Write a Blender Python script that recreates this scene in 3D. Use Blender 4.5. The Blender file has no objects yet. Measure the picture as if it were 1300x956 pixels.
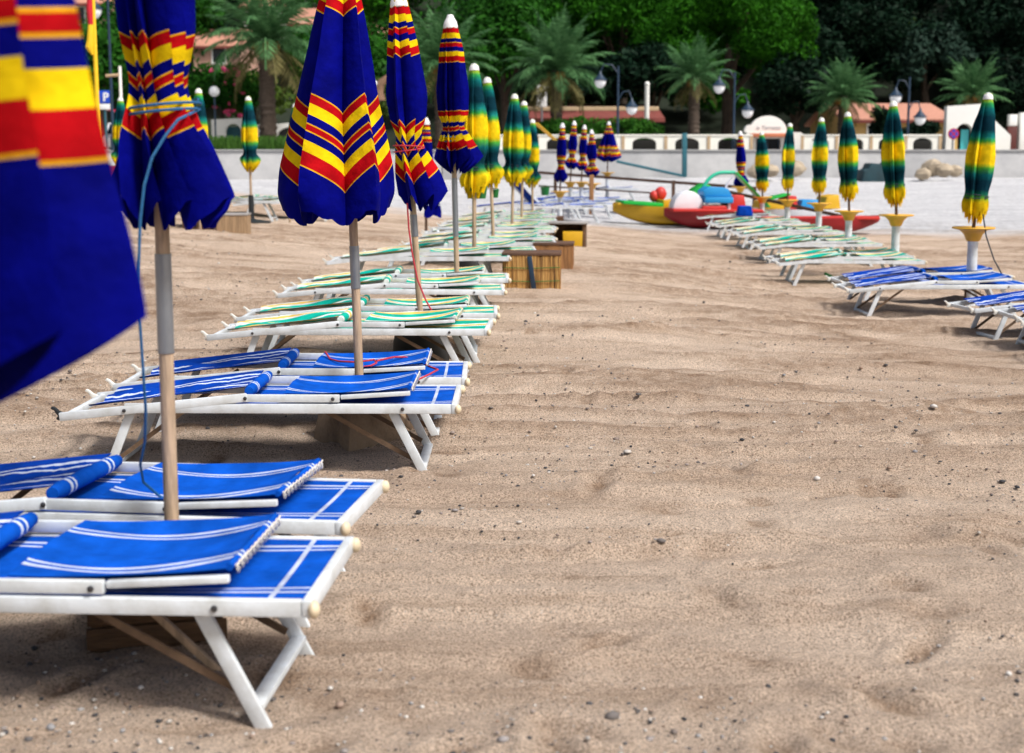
import bpy, bmesh, math, random
import numpy as np
from mathutils import Vector, Matrix

R = math.radians
random.seed(11)
rng = np.random.default_rng(11)
sc = bpy.context.scene
col = sc.collection

# ------------------------------------------------------------------ camera
F, CX, CY, H0 = 1700.0, 650.0, 433.0, 1.5
PITCH = math.atan(228.0 / F)
cam = bpy.data.cameras.new('camera')
camo = bpy.data.objects.new('camera', cam)
col.objects.link(camo)
camo.location = (0, 0, H0)
camo.rotation_euler = (math.pi / 2 - PITCH, 0, 0)
cam.sensor_width = 36
cam.lens = 36 * F / 1300
cam.shift_y = -45 / 1300
cam.clip_start = 0.05
cam.clip_end = 1000
cam.dof.use_dof = True
cam.dof.focus_distance = 7.2
cam.dof.aperture_fstop = 2.9
sc.camera = camo

FW = Vector((0, math.cos(PITCH), -math.sin(PITCH)))
UP = Vector((0, math.sin(PITCH), math.cos(PITCH)))


def at(px, py, Y):
    """world point on the line of sight of a photo pixel at distance Y"""
    d = FW + Vector((1, 0, 0)) * ((px - CX) / F) + UP * ((CY - py) / F)
    return Vector((0, 0, H0)) + d * (Y / d.y)


# ------------------------------------------------------------------ terrain
def interp(x, pts):
    xs = [p[0] for p in pts]
    ys = [p[1] for p in pts]
    return np.interp(x, xs, ys)


def sstep(a, b, x):
    t = np.clip((x - a) / (b - a), 0, 1)
    return t * t * (3 - 2 * t)


LEFT = [(0, 0), (6, 0), (9, .03), (11, .08), (14, .15), (20, .17), (33, .15), (37, .18), (44, .42), (58, .7)]
RIGHT = [(0, 0), (6, -.02), (11, -.1), (20, -.12), (30, -.1), (37, .0), (44, .3), (58, .8)]


def zg(X, Y):
    X = np.asarray(X, dtype=float)
    Y = np.asarray(Y, dtype=float)
    w = sstep(0, 4, X)
    z = interp(Y, LEFT) * (1 - w) + interp(Y, RIGHT) * w
    z = z + .08 * np.clip(-1.6 - X, 0, 6) * sstep(9, 20, Y) * (1 - sstep(38, 58, Y))
    return z


def g(X, Y):
    return float(zg(X, Y))


def vnoise(x, y, seed=0):
    xi = np.floor(x).astype(np.int64)
    yi = np.floor(y).astype(np.int64)
    xf, yf = x - xi, y - yi
    u = xf * xf * xf * (xf * (xf * 6 - 15) + 10)
    v = yf * yf * yf * (yf * (yf * 6 - 15) + 10)

    def h(a, b):
        n = (a * 374761393 + b * 668265263 + seed * 974634777) & 0xFFFFFFFF
        n = ((n ^ (n >> 13)) * 1274126177) & 0xFFFFFFFF
        return ((n ^ (n >> 16)) & 0xFFFF) / 65535.0
    return (h(xi, yi) * (1 - u) + h(xi + 1, yi) * u) * (1 - v) + (h(xi, yi + 1) * (1 - u) + h(xi + 1, yi + 1) * u) * v


def fbm(x, y, o=4, seed=0):
    s, a, t = 0, .5, 0
    for k in range(o):
        s = s + a * vnoise(x * 2 ** k, y * 2 ** k, seed + k)
        t += a
        a *= .5
    return s / t


# ------------------------------------------------------------------ materials
def nodes_of(name):
    m = bpy.data.materials.new(name)
    m.use_nodes = True
    nt = m.node_tree
    return m, nt, nt.nodes['Principled BSDF']


def mk(name, c, rough=.6, var=.2, scale=6, bump=0., bscale=60, metal=0., spec=.5, c2=None, stretch=None, trans=0.):
    m, nt, b = nodes_of(name)
    N, L = nt.nodes.new, nt.links.new
    tc = N('ShaderNodeTexCoord')
    oi = N('ShaderNodeObjectInfo')
    add = N('ShaderNodeVectorMath'); add.operation = 'ADD'
    sc_ = N('ShaderNodeVectorMath'); sc_.operation = 'SCALE'; sc_.inputs['Scale'].default_value = 37
    cmb = N('ShaderNodeCombineXYZ')
    L(oi.outputs['Random'], cmb.inputs[0]); L(oi.outputs['Random'], cmb.inputs[1])
    L(cmb.outputs[0], sc_.inputs[0])
    L(tc.outputs['Object'], add.inputs[0]); L(sc_.outputs[0], add.inputs[1])
    mp = N('ShaderNodeMapping')
    if stretch: mp.inputs['Scale'].default_value = stretch
    L(add.outputs[0], mp.inputs[0])
    n = N('ShaderNodeTexNoise'); n.inputs['Scale'].default_value = scale; n.inputs['Detail'].default_value = 5
    n.inputs['Roughness'].default_value = .65
    L(mp.outputs[0], n.inputs['Vector'])
    r = N('ShaderNodeValToRGB')
    c2 = c2 or tuple(x * (1 - var) for x in c)
    r.color_ramp.elements[0].position = .3; r.color_ramp.elements[0].color = (*c2, 1)
    r.color_ramp.elements[1].position = .62; r.color_ramp.elements[1].color = (*c, 1)
    L(n.outputs['Fac'], r.inputs[0]); L(r.outputs[0], b.inputs['Base Color'])
    b.inputs['Roughness'].default_value = rough
    b.inputs['Metallic'].default_value = metal
    b.inputs['Specular IOR Level'].default_value = spec
    if bump:
        n2 = N('ShaderNodeTexNoise'); n2.inputs['Scale'].default_value = bscale; n2.inputs['Detail'].default_value = 4
        L(mp.outputs[0], n2.inputs['Vector'])
        bp = N('ShaderNodeBump'); bp.inputs['Strength'].default_value = bump; bp.inputs['Distance'].default_value = .02
        L(n2.outputs['Fac'], bp.inputs['Height']); L(bp.outputs[0], b.inputs['Normal'])
    return m


def stripes(name, stops, axis=1, scale=1., interp_='CONSTANT', rough=.75, wob=0., wscale=(6, 2, 1), cross=None, sheen=0., fold=.5):
    """cloth coloured by its own woven stripes along one UV axis"""
    m, nt, b = nodes_of(name)
    N, L = nt.nodes.new, nt.links.new
    uv = N('ShaderNodeUVMap')
    sp = N('ShaderNodeSeparateXYZ')
    L(uv.outputs[0], sp.inputs[0])
    mul = N('ShaderNodeMath'); mul.operation = 'MULTIPLY'; mul.inputs[1].default_value = scale
    L(sp.outputs[axis], mul.inputs[0])
    src = mul.outputs[0]
    if wob:
        mp = N('ShaderNodeMapping'); mp.inputs['Scale'].default_value = wscale
        L(uv.outputs[0], mp.inputs[0])
        n = N('ShaderNodeTexNoise'); n.inputs['Scale'].default_value = 3; n.inputs['Detail'].default_value = 3
        L(mp.outputs[0], n.inputs['Vector'])
        ma = N('ShaderNodeMath'); ma.operation = 'MULTIPLY_ADD'; ma.inputs[1].default_value = wob * 2
        L(n.outputs['Fac'], ma.inputs[0]); L(mul.outputs[0], ma.inputs[2])
        sb = N('ShaderNodeMath'); sb.operation = 'SUBTRACT'; sb.inputs[1].default_value = wob
        L(ma.outputs[0], sb.inputs[0]); src = sb.outputs[0]
    r = N('ShaderNodeValToRGB'); cr = r.color_ramp
    cr.interpolation = interp_
    cr.elements[0].position = stops[0][0]; cr.elements[0].color = (*stops[0][1], 1)
    cr.elements[1].position = stops[1][0]; cr.elements[1].color = (*stops[1][1], 1)
    for p, c in stops[2:]:
        e = cr.elements.new(min(p, 1)); e.color = (*c, 1)
    L(src, r.inputs[0])
    out = r.outputs[0]
    if cross:     # a stripe across the cloth too
        lo, hi, cc = cross
        a1 = N('ShaderNodeMath'); a1.operation = 'GREATER_THAN'; a1.inputs[1].default_value = lo
        a2 = N('ShaderNodeMath'); a2.operation = 'LESS_THAN'; a2.inputs[1].default_value = hi
        a3 = N('ShaderNodeMath'); a3.operation = 'MULTIPLY'
        L(sp.outputs[1 - axis], a1.inputs[0]); L(sp.outputs[1 - axis], a2.inputs[0])
        L(a1.outputs[0], a3.inputs[0]); L(a2.outputs[0], a3.inputs[1])
        mx0 = N('ShaderNodeMix'); mx0.data_type = 'RGBA'
        L(a3.outputs[0], mx0.inputs[0]); L(out, mx0.inputs[6]); mx0.inputs[7].default_value = (*cc, 1)
        out = mx0.outputs[2]
    # faded, grubby patches
    tc = N('ShaderNodeTexCoord')
    n3 = N('ShaderNodeTexNoise'); n3.inputs['Scale'].default_value = 9; n3.inputs['Detail'].default_value = 6
    L(tc.outputs['Object'], n3.inputs['Vector'])
    mr = N('ShaderNodeMapRange'); mr.inputs[1].default_value = .3; mr.inputs[2].default_value = .7
    mr.inputs[3].default_value = .62; mr.inputs[4].default_value = 1.12
    L(n3.outputs['Fac'], mr.inputs[0])
    mx = N('ShaderNodeMix'); mx.data_type = 'RGBA'; mx.blend_type = 'MULTIPLY'; mx.inputs[0].default_value = 1
    L(out, mx.inputs[6]); L(mr.outputs[0], mx.inputs[7])
    L(mx.outputs[2], b.inputs['Base Color'])
    b.inputs['Roughness'].default_value = rough
    b.inputs['Sheen Weight'].default_value = sheen
    b.inputs['Specular IOR Level'].default_value = .03
    # weave + small creases
    nb = N('ShaderNodeTexNoise'); nb.inputs['Scale'].default_value = 14; nb.inputs['Detail'].default_value = 3
    L(tc.outputs['Object'], nb.inputs['Vector'])
    bp = N('ShaderNodeBump'); bp.inputs['Strength'].default_value = fold; bp.inputs['Distance'].default_value = .02
    L(nb.outputs['Fac'], bp.inputs['Height'])
    nw = N('ShaderNodeTexNoise'); nw.inputs['Scale'].default_value = 420
    L(tc.outputs['Object'], nw.inputs['Vector'])
    bp2 = N('ShaderNodeBump'); bp2.inputs['Strength'].default_value = .15; bp2.inputs['Distance'].default_value = .002
    L(nw.outputs['Fac'], bp2.inputs['Height']); L(bp.outputs[0], bp2.inputs['Normal'])
    L(bp2.outputs[0], b.inputs['Normal'])
    return m


BLUE, RED, YEL = (.001, .002, .165), (.42, .004, .008), (.8, .56, .006)
GOLD = (.75, .38, .012)
_b = [(0, (.5, .35, .02)), (.045, RED), (.095, YEL), (.155, BLUE), (.195, GOLD), (.202, RED), (.235, GOLD), (.242, BLUE), (.282, YEL), (.332, RED),
      (.385, GOLD), (.394, BLUE), (.876, GOLD), (.885, RED), (.937, YEL), (.997, BLUE), (1.042, GOLD), (1.05, RED), (1.085, GOLD), (1.093, BLUE),
      (1.137, YEL), (1.2, RED), (1.277, GOLD), (1.289, BLUE)]
M = {}
M['blue_umb'] = stripes('striped blue umbrella cloth', [(p / 2, c) for p, c in _b], 1, .5)
TEALD, GRN, YGR = (.004, .035, .055), (.02, .22, .05), (.42, .55, .015)
YL2 = (.85, .6, .01)
_g = [(0, YGR), (.06, YGR), (.11, (.03, .32, .08)), (.17, (.006, .14, .15)), (.26, TEALD), (.40, TEALD), (.47, (.01, .2, .19)), (.52, (.05, .36, .05)), (.57, YL2), (.76, YL2), (.81, (.08, .4, .04)),
      (.88, (.006, .13, .14)), (.95, TEALD), (1.05, TEALD), (1.1, (.012, .16, .1)), (1.14, (.12, .35, .03)), (1.19, YL2), (1.5, (.85, .53, .01))]
M['green_umb'] = stripes('green and yellow umbrella cloth', [(p / 2, c) for p, c in _g], 1, .5, 'LINEAR', wob=.012, wscale=(60, 1, 1))
LB, LB2, WH = (.004, .085, .5), (.003, .05, .38), (.6, .67, .82)
M['blue_seat'] = stripes('blue lounger cloth with white border stripes', [(0, LB), (.10, WH), (.125, LB), (.165, WH), (.185, LB), (.815, WH), (.835, LB), (.875, WH), (.9, LB)], 1, 1., cross=(.905, .92, (.5, .56, .72)))
M['blue_shade'] = stripes('blue sunshade cloth with paired white stripes', [(0, LB), (.16, WH), (.195, LB), (.225, WH), (.25, LB), (.74, WH), (.77, LB), (.81, WH), (.835, LB)], 1, 1.)
M['blue_back'] = stripes('blue backrest cloth with many white stripes', [(0, LB2), (.12, WH), (.15, LB2), (.2, WH), (.22, LB2), (.42, WH), (.45, LB2), (.5, WH), (.53, LB2), (.72, WH), (.75, LB2), (.8, WH), (.84, LB2)], 1, 1., wob=.03)
CR, TQ, YC = (.7, .74, .7), (.006, .42, .32), (.78, .52, .12)
M['green_seat'] = stripes('cream lounger cloth with turquoise and yellow stripes', [(0, CR), (.06, TQ), (.36, CR), (.44, YC), (.56, CR), (.64, TQ), (.9, YC), (.97, CR)], 1, 1.)
M['green_back'] = stripes('cream backrest cloth with turquoise and yellow stripes', [(0, CR), (.07, YC), (.16, TQ), (.42, CR), (.5, YC), (.58, TQ), (.8, CR), (.88, YC), (.95, CR)], 1, 1., wob=.03)
M['rail'] = mk('white lacquered aluminium', (.7, .75, .8), .42, .12, 9, .05, 90, c2=(.52, .54, .54))
M['plastic'] = mk('white plastic', (.78, .77, .72), .45, .15, 20)
M['cream_cap'] = mk('cream plastic', (.72, .6, .42), .5, .2, 20)
M['black'] = mk('black plastic', (.012, .016, .02), .5, .3, 20)
M['bolt'] = mk('steel bolt', (.12, .12, .13), .4, .3, 50, metal=.8)
M['brace'] = mk('weathered brown strip', (.16, .1, .06), .8, .4, 25, .2)
M['wood_pole'] = mk('weathered pale wood', (.5, .36, .24), .8, .5, 9, .25, 30, stretch=(6, 6, .6))
M['wood_dark'] = mk('dark brown wood', (.09, .045, .022), .75, .4, 9, .2, 30, stretch=(6, 6, .6))
M['sleeve'] = mk('galvanised metal sleeve', (.3, .33, .37), .35, .25, 12, metal=.7, stretch=(1, 1, .3))
M['cap'] = mk('white umbrella cap', (.8, .8, .82), .4, .1, 10)
M['cord_blue'] = mk('blue nylon cord', (.01, .12, .3), .7, .4, 80, .3, 200)
M['cord_red'] = mk('red cord', (.5, .03, .05), .7, .3, 80)
M['cord_dark'] = mk('dark cord', (.02, .03, .05), .7, .3, 80)
M['yel_plastic'] = mk('yellow table plastic', (.78, .42, .03), .45, .15, 8)
M['concrete_block'] = mk('stained concrete block', (.33, .24, .16), .9, .55, 7, .5, 40, c2=(.15, .1, .06))
M['wood_block'] = mk('old brown boards', (.16, .085, .04), .85, .5, 6, .5, 20, stretch=(1, 1, 6))
M['tub'] = mk('black rubber tub', (.02, .018, .016), .7, .4, 10)
M['board_top'] = mk('grey painted board', (.36, .34, .33), .6, .3, 9, .1)
M['brown_top'] = mk('brown board', (.12, .06, .035), .7, .4, 9, .2)


def reed():
    m, nt, b = nodes_of('dry reed matting')
    N, L = nt.nodes.new, nt.links.new
    tc = N('ShaderNodeTexCoord'); mp = N('ShaderNodeMapping'); mp.inputs['Scale'].default_value = (70, 70, 2.2)
    L(tc.outputs['Object'], mp.inputs[0])
    n = N('ShaderNodeTexNoise'); n.inputs['Scale'].default_value = 1; n.inputs['Detail'].default_value = 3
    L(mp.outputs[0], n.inputs['Vector'])
    r = N('ShaderNodeValToRGB')
    r.color_ramp.elements[0].position = .33; r.color_ramp.elements[0].color = (.1, .045, .012, 1)
    r.color_ramp.elements[1].position = .7; r.color_ramp.elements[1].color = (.62, .38, .13, 1)
    e = r.color_ramp.elements.new(.5); e.color = (.42, .22, .06, 1)
    L(n.outputs['Fac'], r.inputs[0]); L(r.outputs[0], b.inputs['Base Color'])
    bp = N('ShaderNodeBump'); bp.inputs['Strength'].default_value = .8; bp.inputs['Distance'].default_value = .01
    L(n.outputs['Fac'], bp.inputs['Height']); L(bp.outputs[0], b.inputs['Normal'])
    b.inputs['Roughness'].default_value = .8
    return m


M['reed'] = reed()


def leafmat(name, c1, c2, scale=1.2, rough=.6, trans=.25):
    m, nt, b = nodes_of(name)
    N, L = nt.nodes.new, nt.links.new
    geo = N('ShaderNodeNewGeometry')
    tc = N('ShaderNodeTexCoord')
    n = N('ShaderNodeTexNoise'); n.inputs['Scale'].default_value = scale; n.inputs['Detail'].default_value = 3
    L(tc.outputs['Object'], n.inputs['Vector'])
    ma = N('ShaderNodeMath'); ma.operation = 'MULTIPLY_ADD'; ma.inputs[1].default_value = .5
    L(geo.outputs['Random Per Island'], ma.inputs[0])
    sb = N('ShaderNodeMath'); sb.operation = 'MULTIPLY_ADD'; sb.inputs[1].default_value = 1.2; sb.inputs[2].default_value = -.35
    L(n.outputs['Fac'], sb.inputs[0]); L(sb.outputs[0], ma.inputs[2])
    mx = N('ShaderNodeMix'); mx.data_type = 'RGBA'; mx.clamp_factor = True
    L(ma.outputs[0], mx.inputs[0]); mx.inputs[6].default_value = (*c1, 1); mx.inputs[7].default_value = (*c2, 1)
    L(mx.outputs[2], b.inputs['Base Color'])
    b.inputs['Roughness'].default_value = rough
    b.inputs['Specular IOR Level'].default_value = .06
    if trans:
        out = nt.nodes['Material Output']
        tr = N('ShaderNodeBsdfTranslucent'); L(mx.outputs[2], tr.inputs[0])
        ms = N('ShaderNodeMixShader'); ms.inputs[0].default_value = trans
        L(b.outputs[0], ms.inputs[1]); L(tr.outputs[0], ms.inputs[2]); L(ms.outputs[0], out.inputs[0])
    return m


M['palm'] = leafmat('palm frond', (.012, .065, .02), (.14, .3, .12), 2.)
M['palm_dry'] = leafmat('drying palm frond', (.09, .09, .03), (.22, .19, .08), 2.)
M['palm_trunk'] = mk('palm bark', (.11, .08, .06), .9, .6, 5, .8, 14, stretch=(2, 2, 3))
M['bark'] = mk('bark', (.07, .05, .035), .9, .5, 5, .6, 12)
M['pine'] = leafmat('bright pine needles', (.002, .02, .002), (.042, .2, .008), .9)
M['leaf_mid'] = leafmat('mid green leaves', (.002, .018, .003), (.035, .16, .014), .6)
M['leaf_dark'] = leafmat('dark holm oak leaves', (.0015, .007, .004), (.008, .028, .013), .35, trans=.05)
M['leaf_grey'] = leafmat('grey green leaves', (.006, .016, .011), (.025, .055, .038), .5, trans=.05)
M['leaf_olive'] = leafmat('olive green leaves', (.02, .05, .008), (.11, .17, .03), .5)
M['hedge'] = leafmat('hedge leaves', (.012, .07, .01), (.06, .2, .02), 3)
M['grass'] = leafmat('coarse grass', (.03, .09, .015), (.1, .22, .04), 3)
M['flower'] = mk('pink blossom', (.75, .06, .2), .6, .3, 5)
M['white_wall'] = mk('whitewashed plaster', (.86, .86, .82), .85, .06, .6, .1, 8)
M['cream_wall'] = mk('cream parapet plaster', (.86, .85, .77), .85, .1, 1.2, .1, 8)
M['yellow_wall'] = mk('ochre yellow plaster', (.62, .42, .16), .9, .18, .7, .1, 8)
M['pink_wall'] = mk('pale pink plaster', (.6, .36, .28), .9, .2, .7)
M['tile'] = mk('terracotta roof tiles', (.55, .26, .18), .85, .35, 4, .6, 5, stretch=(6, 1, 1))
M['tile_dark'] = mk('dull red roof sheeting', (.2, .045, .035), .8, .35, 3, .3, 6)
M['beige'] = mk('beige roof edge', (.5, .36, .22), .8, .2, 3)
M['dark_open'] = mk('unlit interior', (.012, .012, .014), .8, .3, 2)  # near-black colour stands in for the shade inside openings
M['glass'] = mk('dark window glass', (.01, .02, .035), .08, .3, 2, spec=.8)
M['teal'] = mk('teal painted metal', (.02, .13, .17), .5, .25, 4)
M['teal_dark'] = mk('dark teal tarpaulin', (.008, .045, .06), .7, .4, 3, .4, 5)
M['cyan_paint'] = mk('turquoise paint', (.08, .55, .6), .5, .15, 4)
M['lamp_metal'] = mk('dark blue lamp metal', (.012, .035, .07), .45, .25, 6)
M['lamp_glass'] = mk('opal lamp glass', (.85, .87, .9), .25, .03, 4)
M['rust'] = mk('rusty brown rail', (.1, .05, .03), .8, .4, 6)
M['rock'] = mk('pale rock', (.45, .37, .27), .9, .5, 1.6, .6, 6)
M['hill'] = mk('hillside undergrowth', (.012, .022, .008), .95, .6, .5)
M['paving'] = mk('promenade paving', (.35, .32, .28), .85, .2, 1)
M['sign_blue'] = mk('blue sign enamel', (.005, .06, .5), .4, .1, 4)
M['sign_white'] = mk('white sign enamel', (.8, .8, .8), .4, .05, 4)
M['sign_red'] = mk('red sign enamel', (.55, .01, .03), .4, .05, 4)
M['boat_yellow'] = mk('yellow fibreglass', (.66, .38, .01), .5, .15, 2)
M['boat_red'] = mk('red fibreglass', (.27, .006, .01), .5, .15, 2)
M['boat_red2'] = mk('bright red plastic', (.55, .025, .02), .5, .12, 3)
M['boat_green'] = mk('green fibreglass', (.01, .42, .05), .3, .12, 3)
M['boat_white'] = mk('white fibreglass', (.74, .75, .8), .5, .08, 3)
M['boat_blue'] = mk('sky blue plastic', (.01, .27, .62), .5, .1, 3)
M['seafoam'] = mk('sea green plastic', (.03, .5, .3), .35, .1, 3)
M['green_bin'] = mk('green plastic', (.008, .16, .03), .4, .2, 4)
M['flag_y'] = mk('yellow flag cloth', (.85, .55, .01), .7, .15, 5)
M['pink'] = mk('pinkish red plastic', (.62, .02, .09), .45, .2, 5)
M['towel'] = stripes('blue towel with white stripes', [(0, BLUE), (.2, WH), (.24, BLUE), (.3, WH), (.35, BLUE), (.42, WH), (.46, BLUE)], 1, 1.)
M['lace'] = mk('white lacing cord', (.75, .7, .6), .7, .2, 60)


# ------------------------------------------------------------------ mesh helpers
class MB:
    def __init__(s):
        s.v, s.f, s.uv = [], [], []

    def _add(s, vs, fs, uvs=None):
        o = len(s.v)
        s.v += [tuple(v) for v in vs]
        for k, f in enumerate(fs):
            s.f.append(tuple(i + o for i in f))
            s.uv.append(uvs[k] if uvs else [(0, 0)] * len(f))
        return s

    def box(s, c, d, rot=None, taper=1.):
        vs = []
        for sx in (-.5, .5):
            for sy in (-.5, .5):
                for sz in (-.5, .5):
                    k = taper if sz > 0 else 1
                    p = Vector((sx * d[0] * k, sy * d[1] * k, sz * d[2]))
                    if rot: p = rot @ p
                    vs.append(Vector(c) + p)
        return s._add(vs, [(0, 1, 3, 2), (4, 6, 7, 5), (0, 4, 5, 1), (2, 3, 7, 6), (0, 2, 6, 4), (1, 5, 7, 3)])

    def bar(s, p0, p1, w, h, side=(0, 1, 0)):
        p0, p1 = Vector(p0), Vector(p1)
        d = (p1 - p0)
        a = d.normalized()
        sd = Vector(side)
        sd = (sd - a * sd.dot(a)).normalized()
        u = a.cross(sd)
        rot = Matrix((a, sd, u)).transposed()
        return s.box((p0 + p1) / 2, (d.length, w, h), rot)

    def tube(s, pts, r, seg=8, caps=True):
        pts = [Vector(p) for p in pts]
        n = len(pts)
        rs = r if isinstance(r, (list, tuple)) else [r] * n
        vs = []
        prev = None
        for i, p in enumerate(pts):
            t = (pts[min(i + 1, n - 1)] - pts[max(i - 1, 0)]).normalized()
            ref = prev if prev is not None else (Vector((0, 0, 1)) if abs(t.z) < .9 else Vector((1, 0, 0)))
            x = (ref - t * ref.dot(t)).normalized()
            prev = x
            y = t.cross(x)
            for k in range(seg):
                a = 2 * math.pi * k / seg
                vs.append(p + (x * math.cos(a) + y * math.sin(a)) * rs[i])
        fs, uv = [], []
        for i in range(n - 1):
            for k in range(seg):
                k2 = (k + 1) % seg
                fs.append((i * seg + k, i * seg + k2, (i + 1) * seg + k2, (i + 1) * seg + k))
                v0, v1 = i / (n - 1), (i + 1) / (n - 1)
                uv.append([(k / seg, v0), ((k + 1) / seg, v0), ((k + 1) / seg, v1), (k / seg, v1)])
        if caps:
            fs.append(tuple(range(seg))[::-1]); uv.append([(0, 0)] * seg)
            fs.append(tuple((n - 1) * seg + k for k in range(seg))); uv.append([(0, 1)] * seg)
        return s._add(vs, fs, uv)

    def lathe(s, prof, seg=16, c=(0, 0, 0), jag=0):
        vs = []
        n = len(prof)
        for r, z in prof:
            for k in range(seg):
                a = 2 * math.pi * k / seg
                rr = r * (1 + (jag * random.uniform(-1, 1) if jag else 0))
                vs.append((c[0] + rr * math.cos(a), c[1] + rr * math.sin(a), c[2] + z))
        fs = []
        for i in range(n - 1):
            for k in range(seg):
                k2 = (k + 1) % seg
                fs.append((i * seg + k, i * seg + k2, (i + 1) * seg + k2, (i + 1) * seg + k))
        fs.append(tuple(range(seg))[::-1])
        fs.append(tuple((n - 1) * seg + k for k in range(seg)))
        return s._add(vs, fs)

    def grid(s, P, UV):
        n, m = len(P), len(P[0])
        vs = [p for row in P for p in row]
        fs, uv = [], []
        for i in range(n - 1):
            for j in range(m - 1):
                fs.append((i * m + j, i * m + j + 1, (i + 1) * m + j + 1, (i + 1) * m + j))
                uv.append([UV[i][j], UV[i][j + 1], UV[i + 1][j + 1], UV[i + 1][j]])
        return s._add(vs, fs, uv)

    def prism(s, poly, d, fn=None):
        """poly in (a, b), thickness d centred; fn maps (a, b, t) to a point"""
        fn = fn or (lambda a, b, t: (a, t, b))
        n = len(poly)
        vs = [fn(a, b, -d / 2) for a, b in poly] + [fn(a, b, d / 2) for a, b in poly]
        fs = [tuple(range(n)), tuple(range(2 * n - 1, n - 1, -1))]
        for i in range(n):
            j = (i + 1) % n
            fs.append((i, i + n, j + n, j))
        return s._add(vs, fs)

    def loft(s, rings, caps=True):
        m = len(rings[0])
        vs = [p for r_ in rings for p in r_]
        fs = []
        for i in range(len(rings) - 1):
            for k in range(m):
                k2 = (k + 1) % m
                fs.append((i * m + k, i * m + k2, (i + 1) * m + k2, (i + 1) * m + k))
        if caps:
            fs.append(tuple(range(m))[::-1])
            fs.append(tuple((len(rings) - 1) * m + k for k in range(m)))
        return s._add(vs, fs)

    def ball(s, c, r, seg=12, rings=8, jit=0):
        r = r if isinstance(r, (tuple, list)) else (r, r, r)
        pr = []
        for i in range(rings + 1):
            a = math.pi * i / rings
            pr.append([(c[0] + r[0] * max(.02, math.sin(a)) * math.cos(2 * math.pi * k / seg) * (1 + jit * random.uniform(-1, 1)),
                        c[1] + r[1] * max(.02, math.sin(a)) * math.sin(2 * math.pi * k / seg) * (1 + jit * random.uniform(-1, 1)),
                        c[2] - r[2] * math.cos(a) * (1 + jit * random.uniform(-1, 1))) for k in range(seg)])
        return s.loft(pr)

    def build(s, name, mat, parent=None, bevel=0., smooth=False, ang=40, loc=None, seg=2):
        me = bpy.data.meshes.new(name)
        me.from_pydata(s.v, [], s.f)
        uvl = me.uv_layers.new(name='UVMap')
        flat = [c for f in s.uv for p in f for c in p]
        uvl.data.foreach_set('uv', flat)
        bm = bmesh.new(); bm.from_mesh(me)
        bmesh.ops.recalc_face_normals(bm, faces=bm.faces)
        if bevel:
            bmesh.ops.bevel(bm, geom=[e for e in bm.edges if e.is_manifold and e.calc_face_angle(0) > .5], offset=bevel, segments=seg, profile=.5, affect='EDGES', clamp_overlap=True)
        bm.to_mesh(me); bm.free()
        if smooth or bevel:
            me.polygons.foreach_set('use_smooth', [True] * len(me.polygons))
            me.set_sharp_from_angle(angle=R(ang))
        me.materials.append(M[mat] if isinstance(mat, str) else mat)
        o = bpy.data.objects.new(name, me)
        col.objects.link(o)
        if parent: o.parent = parent
        if loc: o.location = loc
        return o


def from_np(name, V, Fq, mat, parent=None, smooth=False, uv=None):
    me = bpy.data.meshes.new(name)
    n, k = Fq.shape
    me.vertices.add(len(V)); me.vertices.foreach_set('co', np.asarray(V, dtype=np.float32).ravel())
    me.loops.add(n * k); me.loops.foreach_set('vertex_index', Fq.astype(np.int32).ravel())
    me.polygons.add(n)
    me.polygons.foreach_set('loop_start', np.arange(0, n * k, k, dtype=np.int32))
    me.polygons.foreach_set('loop_total', np.full(n, k, dtype=np.int32))
    if smooth: me.polygons.foreach_set('use_smooth', [True] * n)
    if uv is not None:
        l = me.uv_layers.new(name='UVMap'); l.data.foreach_set('uv', np.asarray(uv, dtype=np.float32)[Fq.ravel()].ravel())
    me.update(calc_edges=True); me.validate()
    me.materials.append(M[mat] if isinstance(mat, str) else mat)
    o = bpy.data.objects.new(name, me); col.objects.link(o)
    if parent: o.parent = parent
    return o


def tag(o, label=None, cat=None, group=None, kind=None):
    if label: o['label'] = label
    if cat: o['category'] = cat
    if group: o['group'] = group
    if kind: o['kind'] = kind
    return o


def empty(name, loc=(0, 0, 0), rz=0, label=None, cat=None, group=None):
    o = bpy.data.objects.new(name, None)
    o.empty_display_size = .1
    o.location = loc; o.rotation_euler = (0, 0, rz)
    col.objects.link(o)
    return tag(o, label, cat, group)


KIDS = {}


def copy_tree(o, parent=None):
    c = o.copy(); col.objects.link(c)
    if parent: c.parent = parent
    for ch in list(o.children):
        copy_tree(ch, c)
    return c

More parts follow.
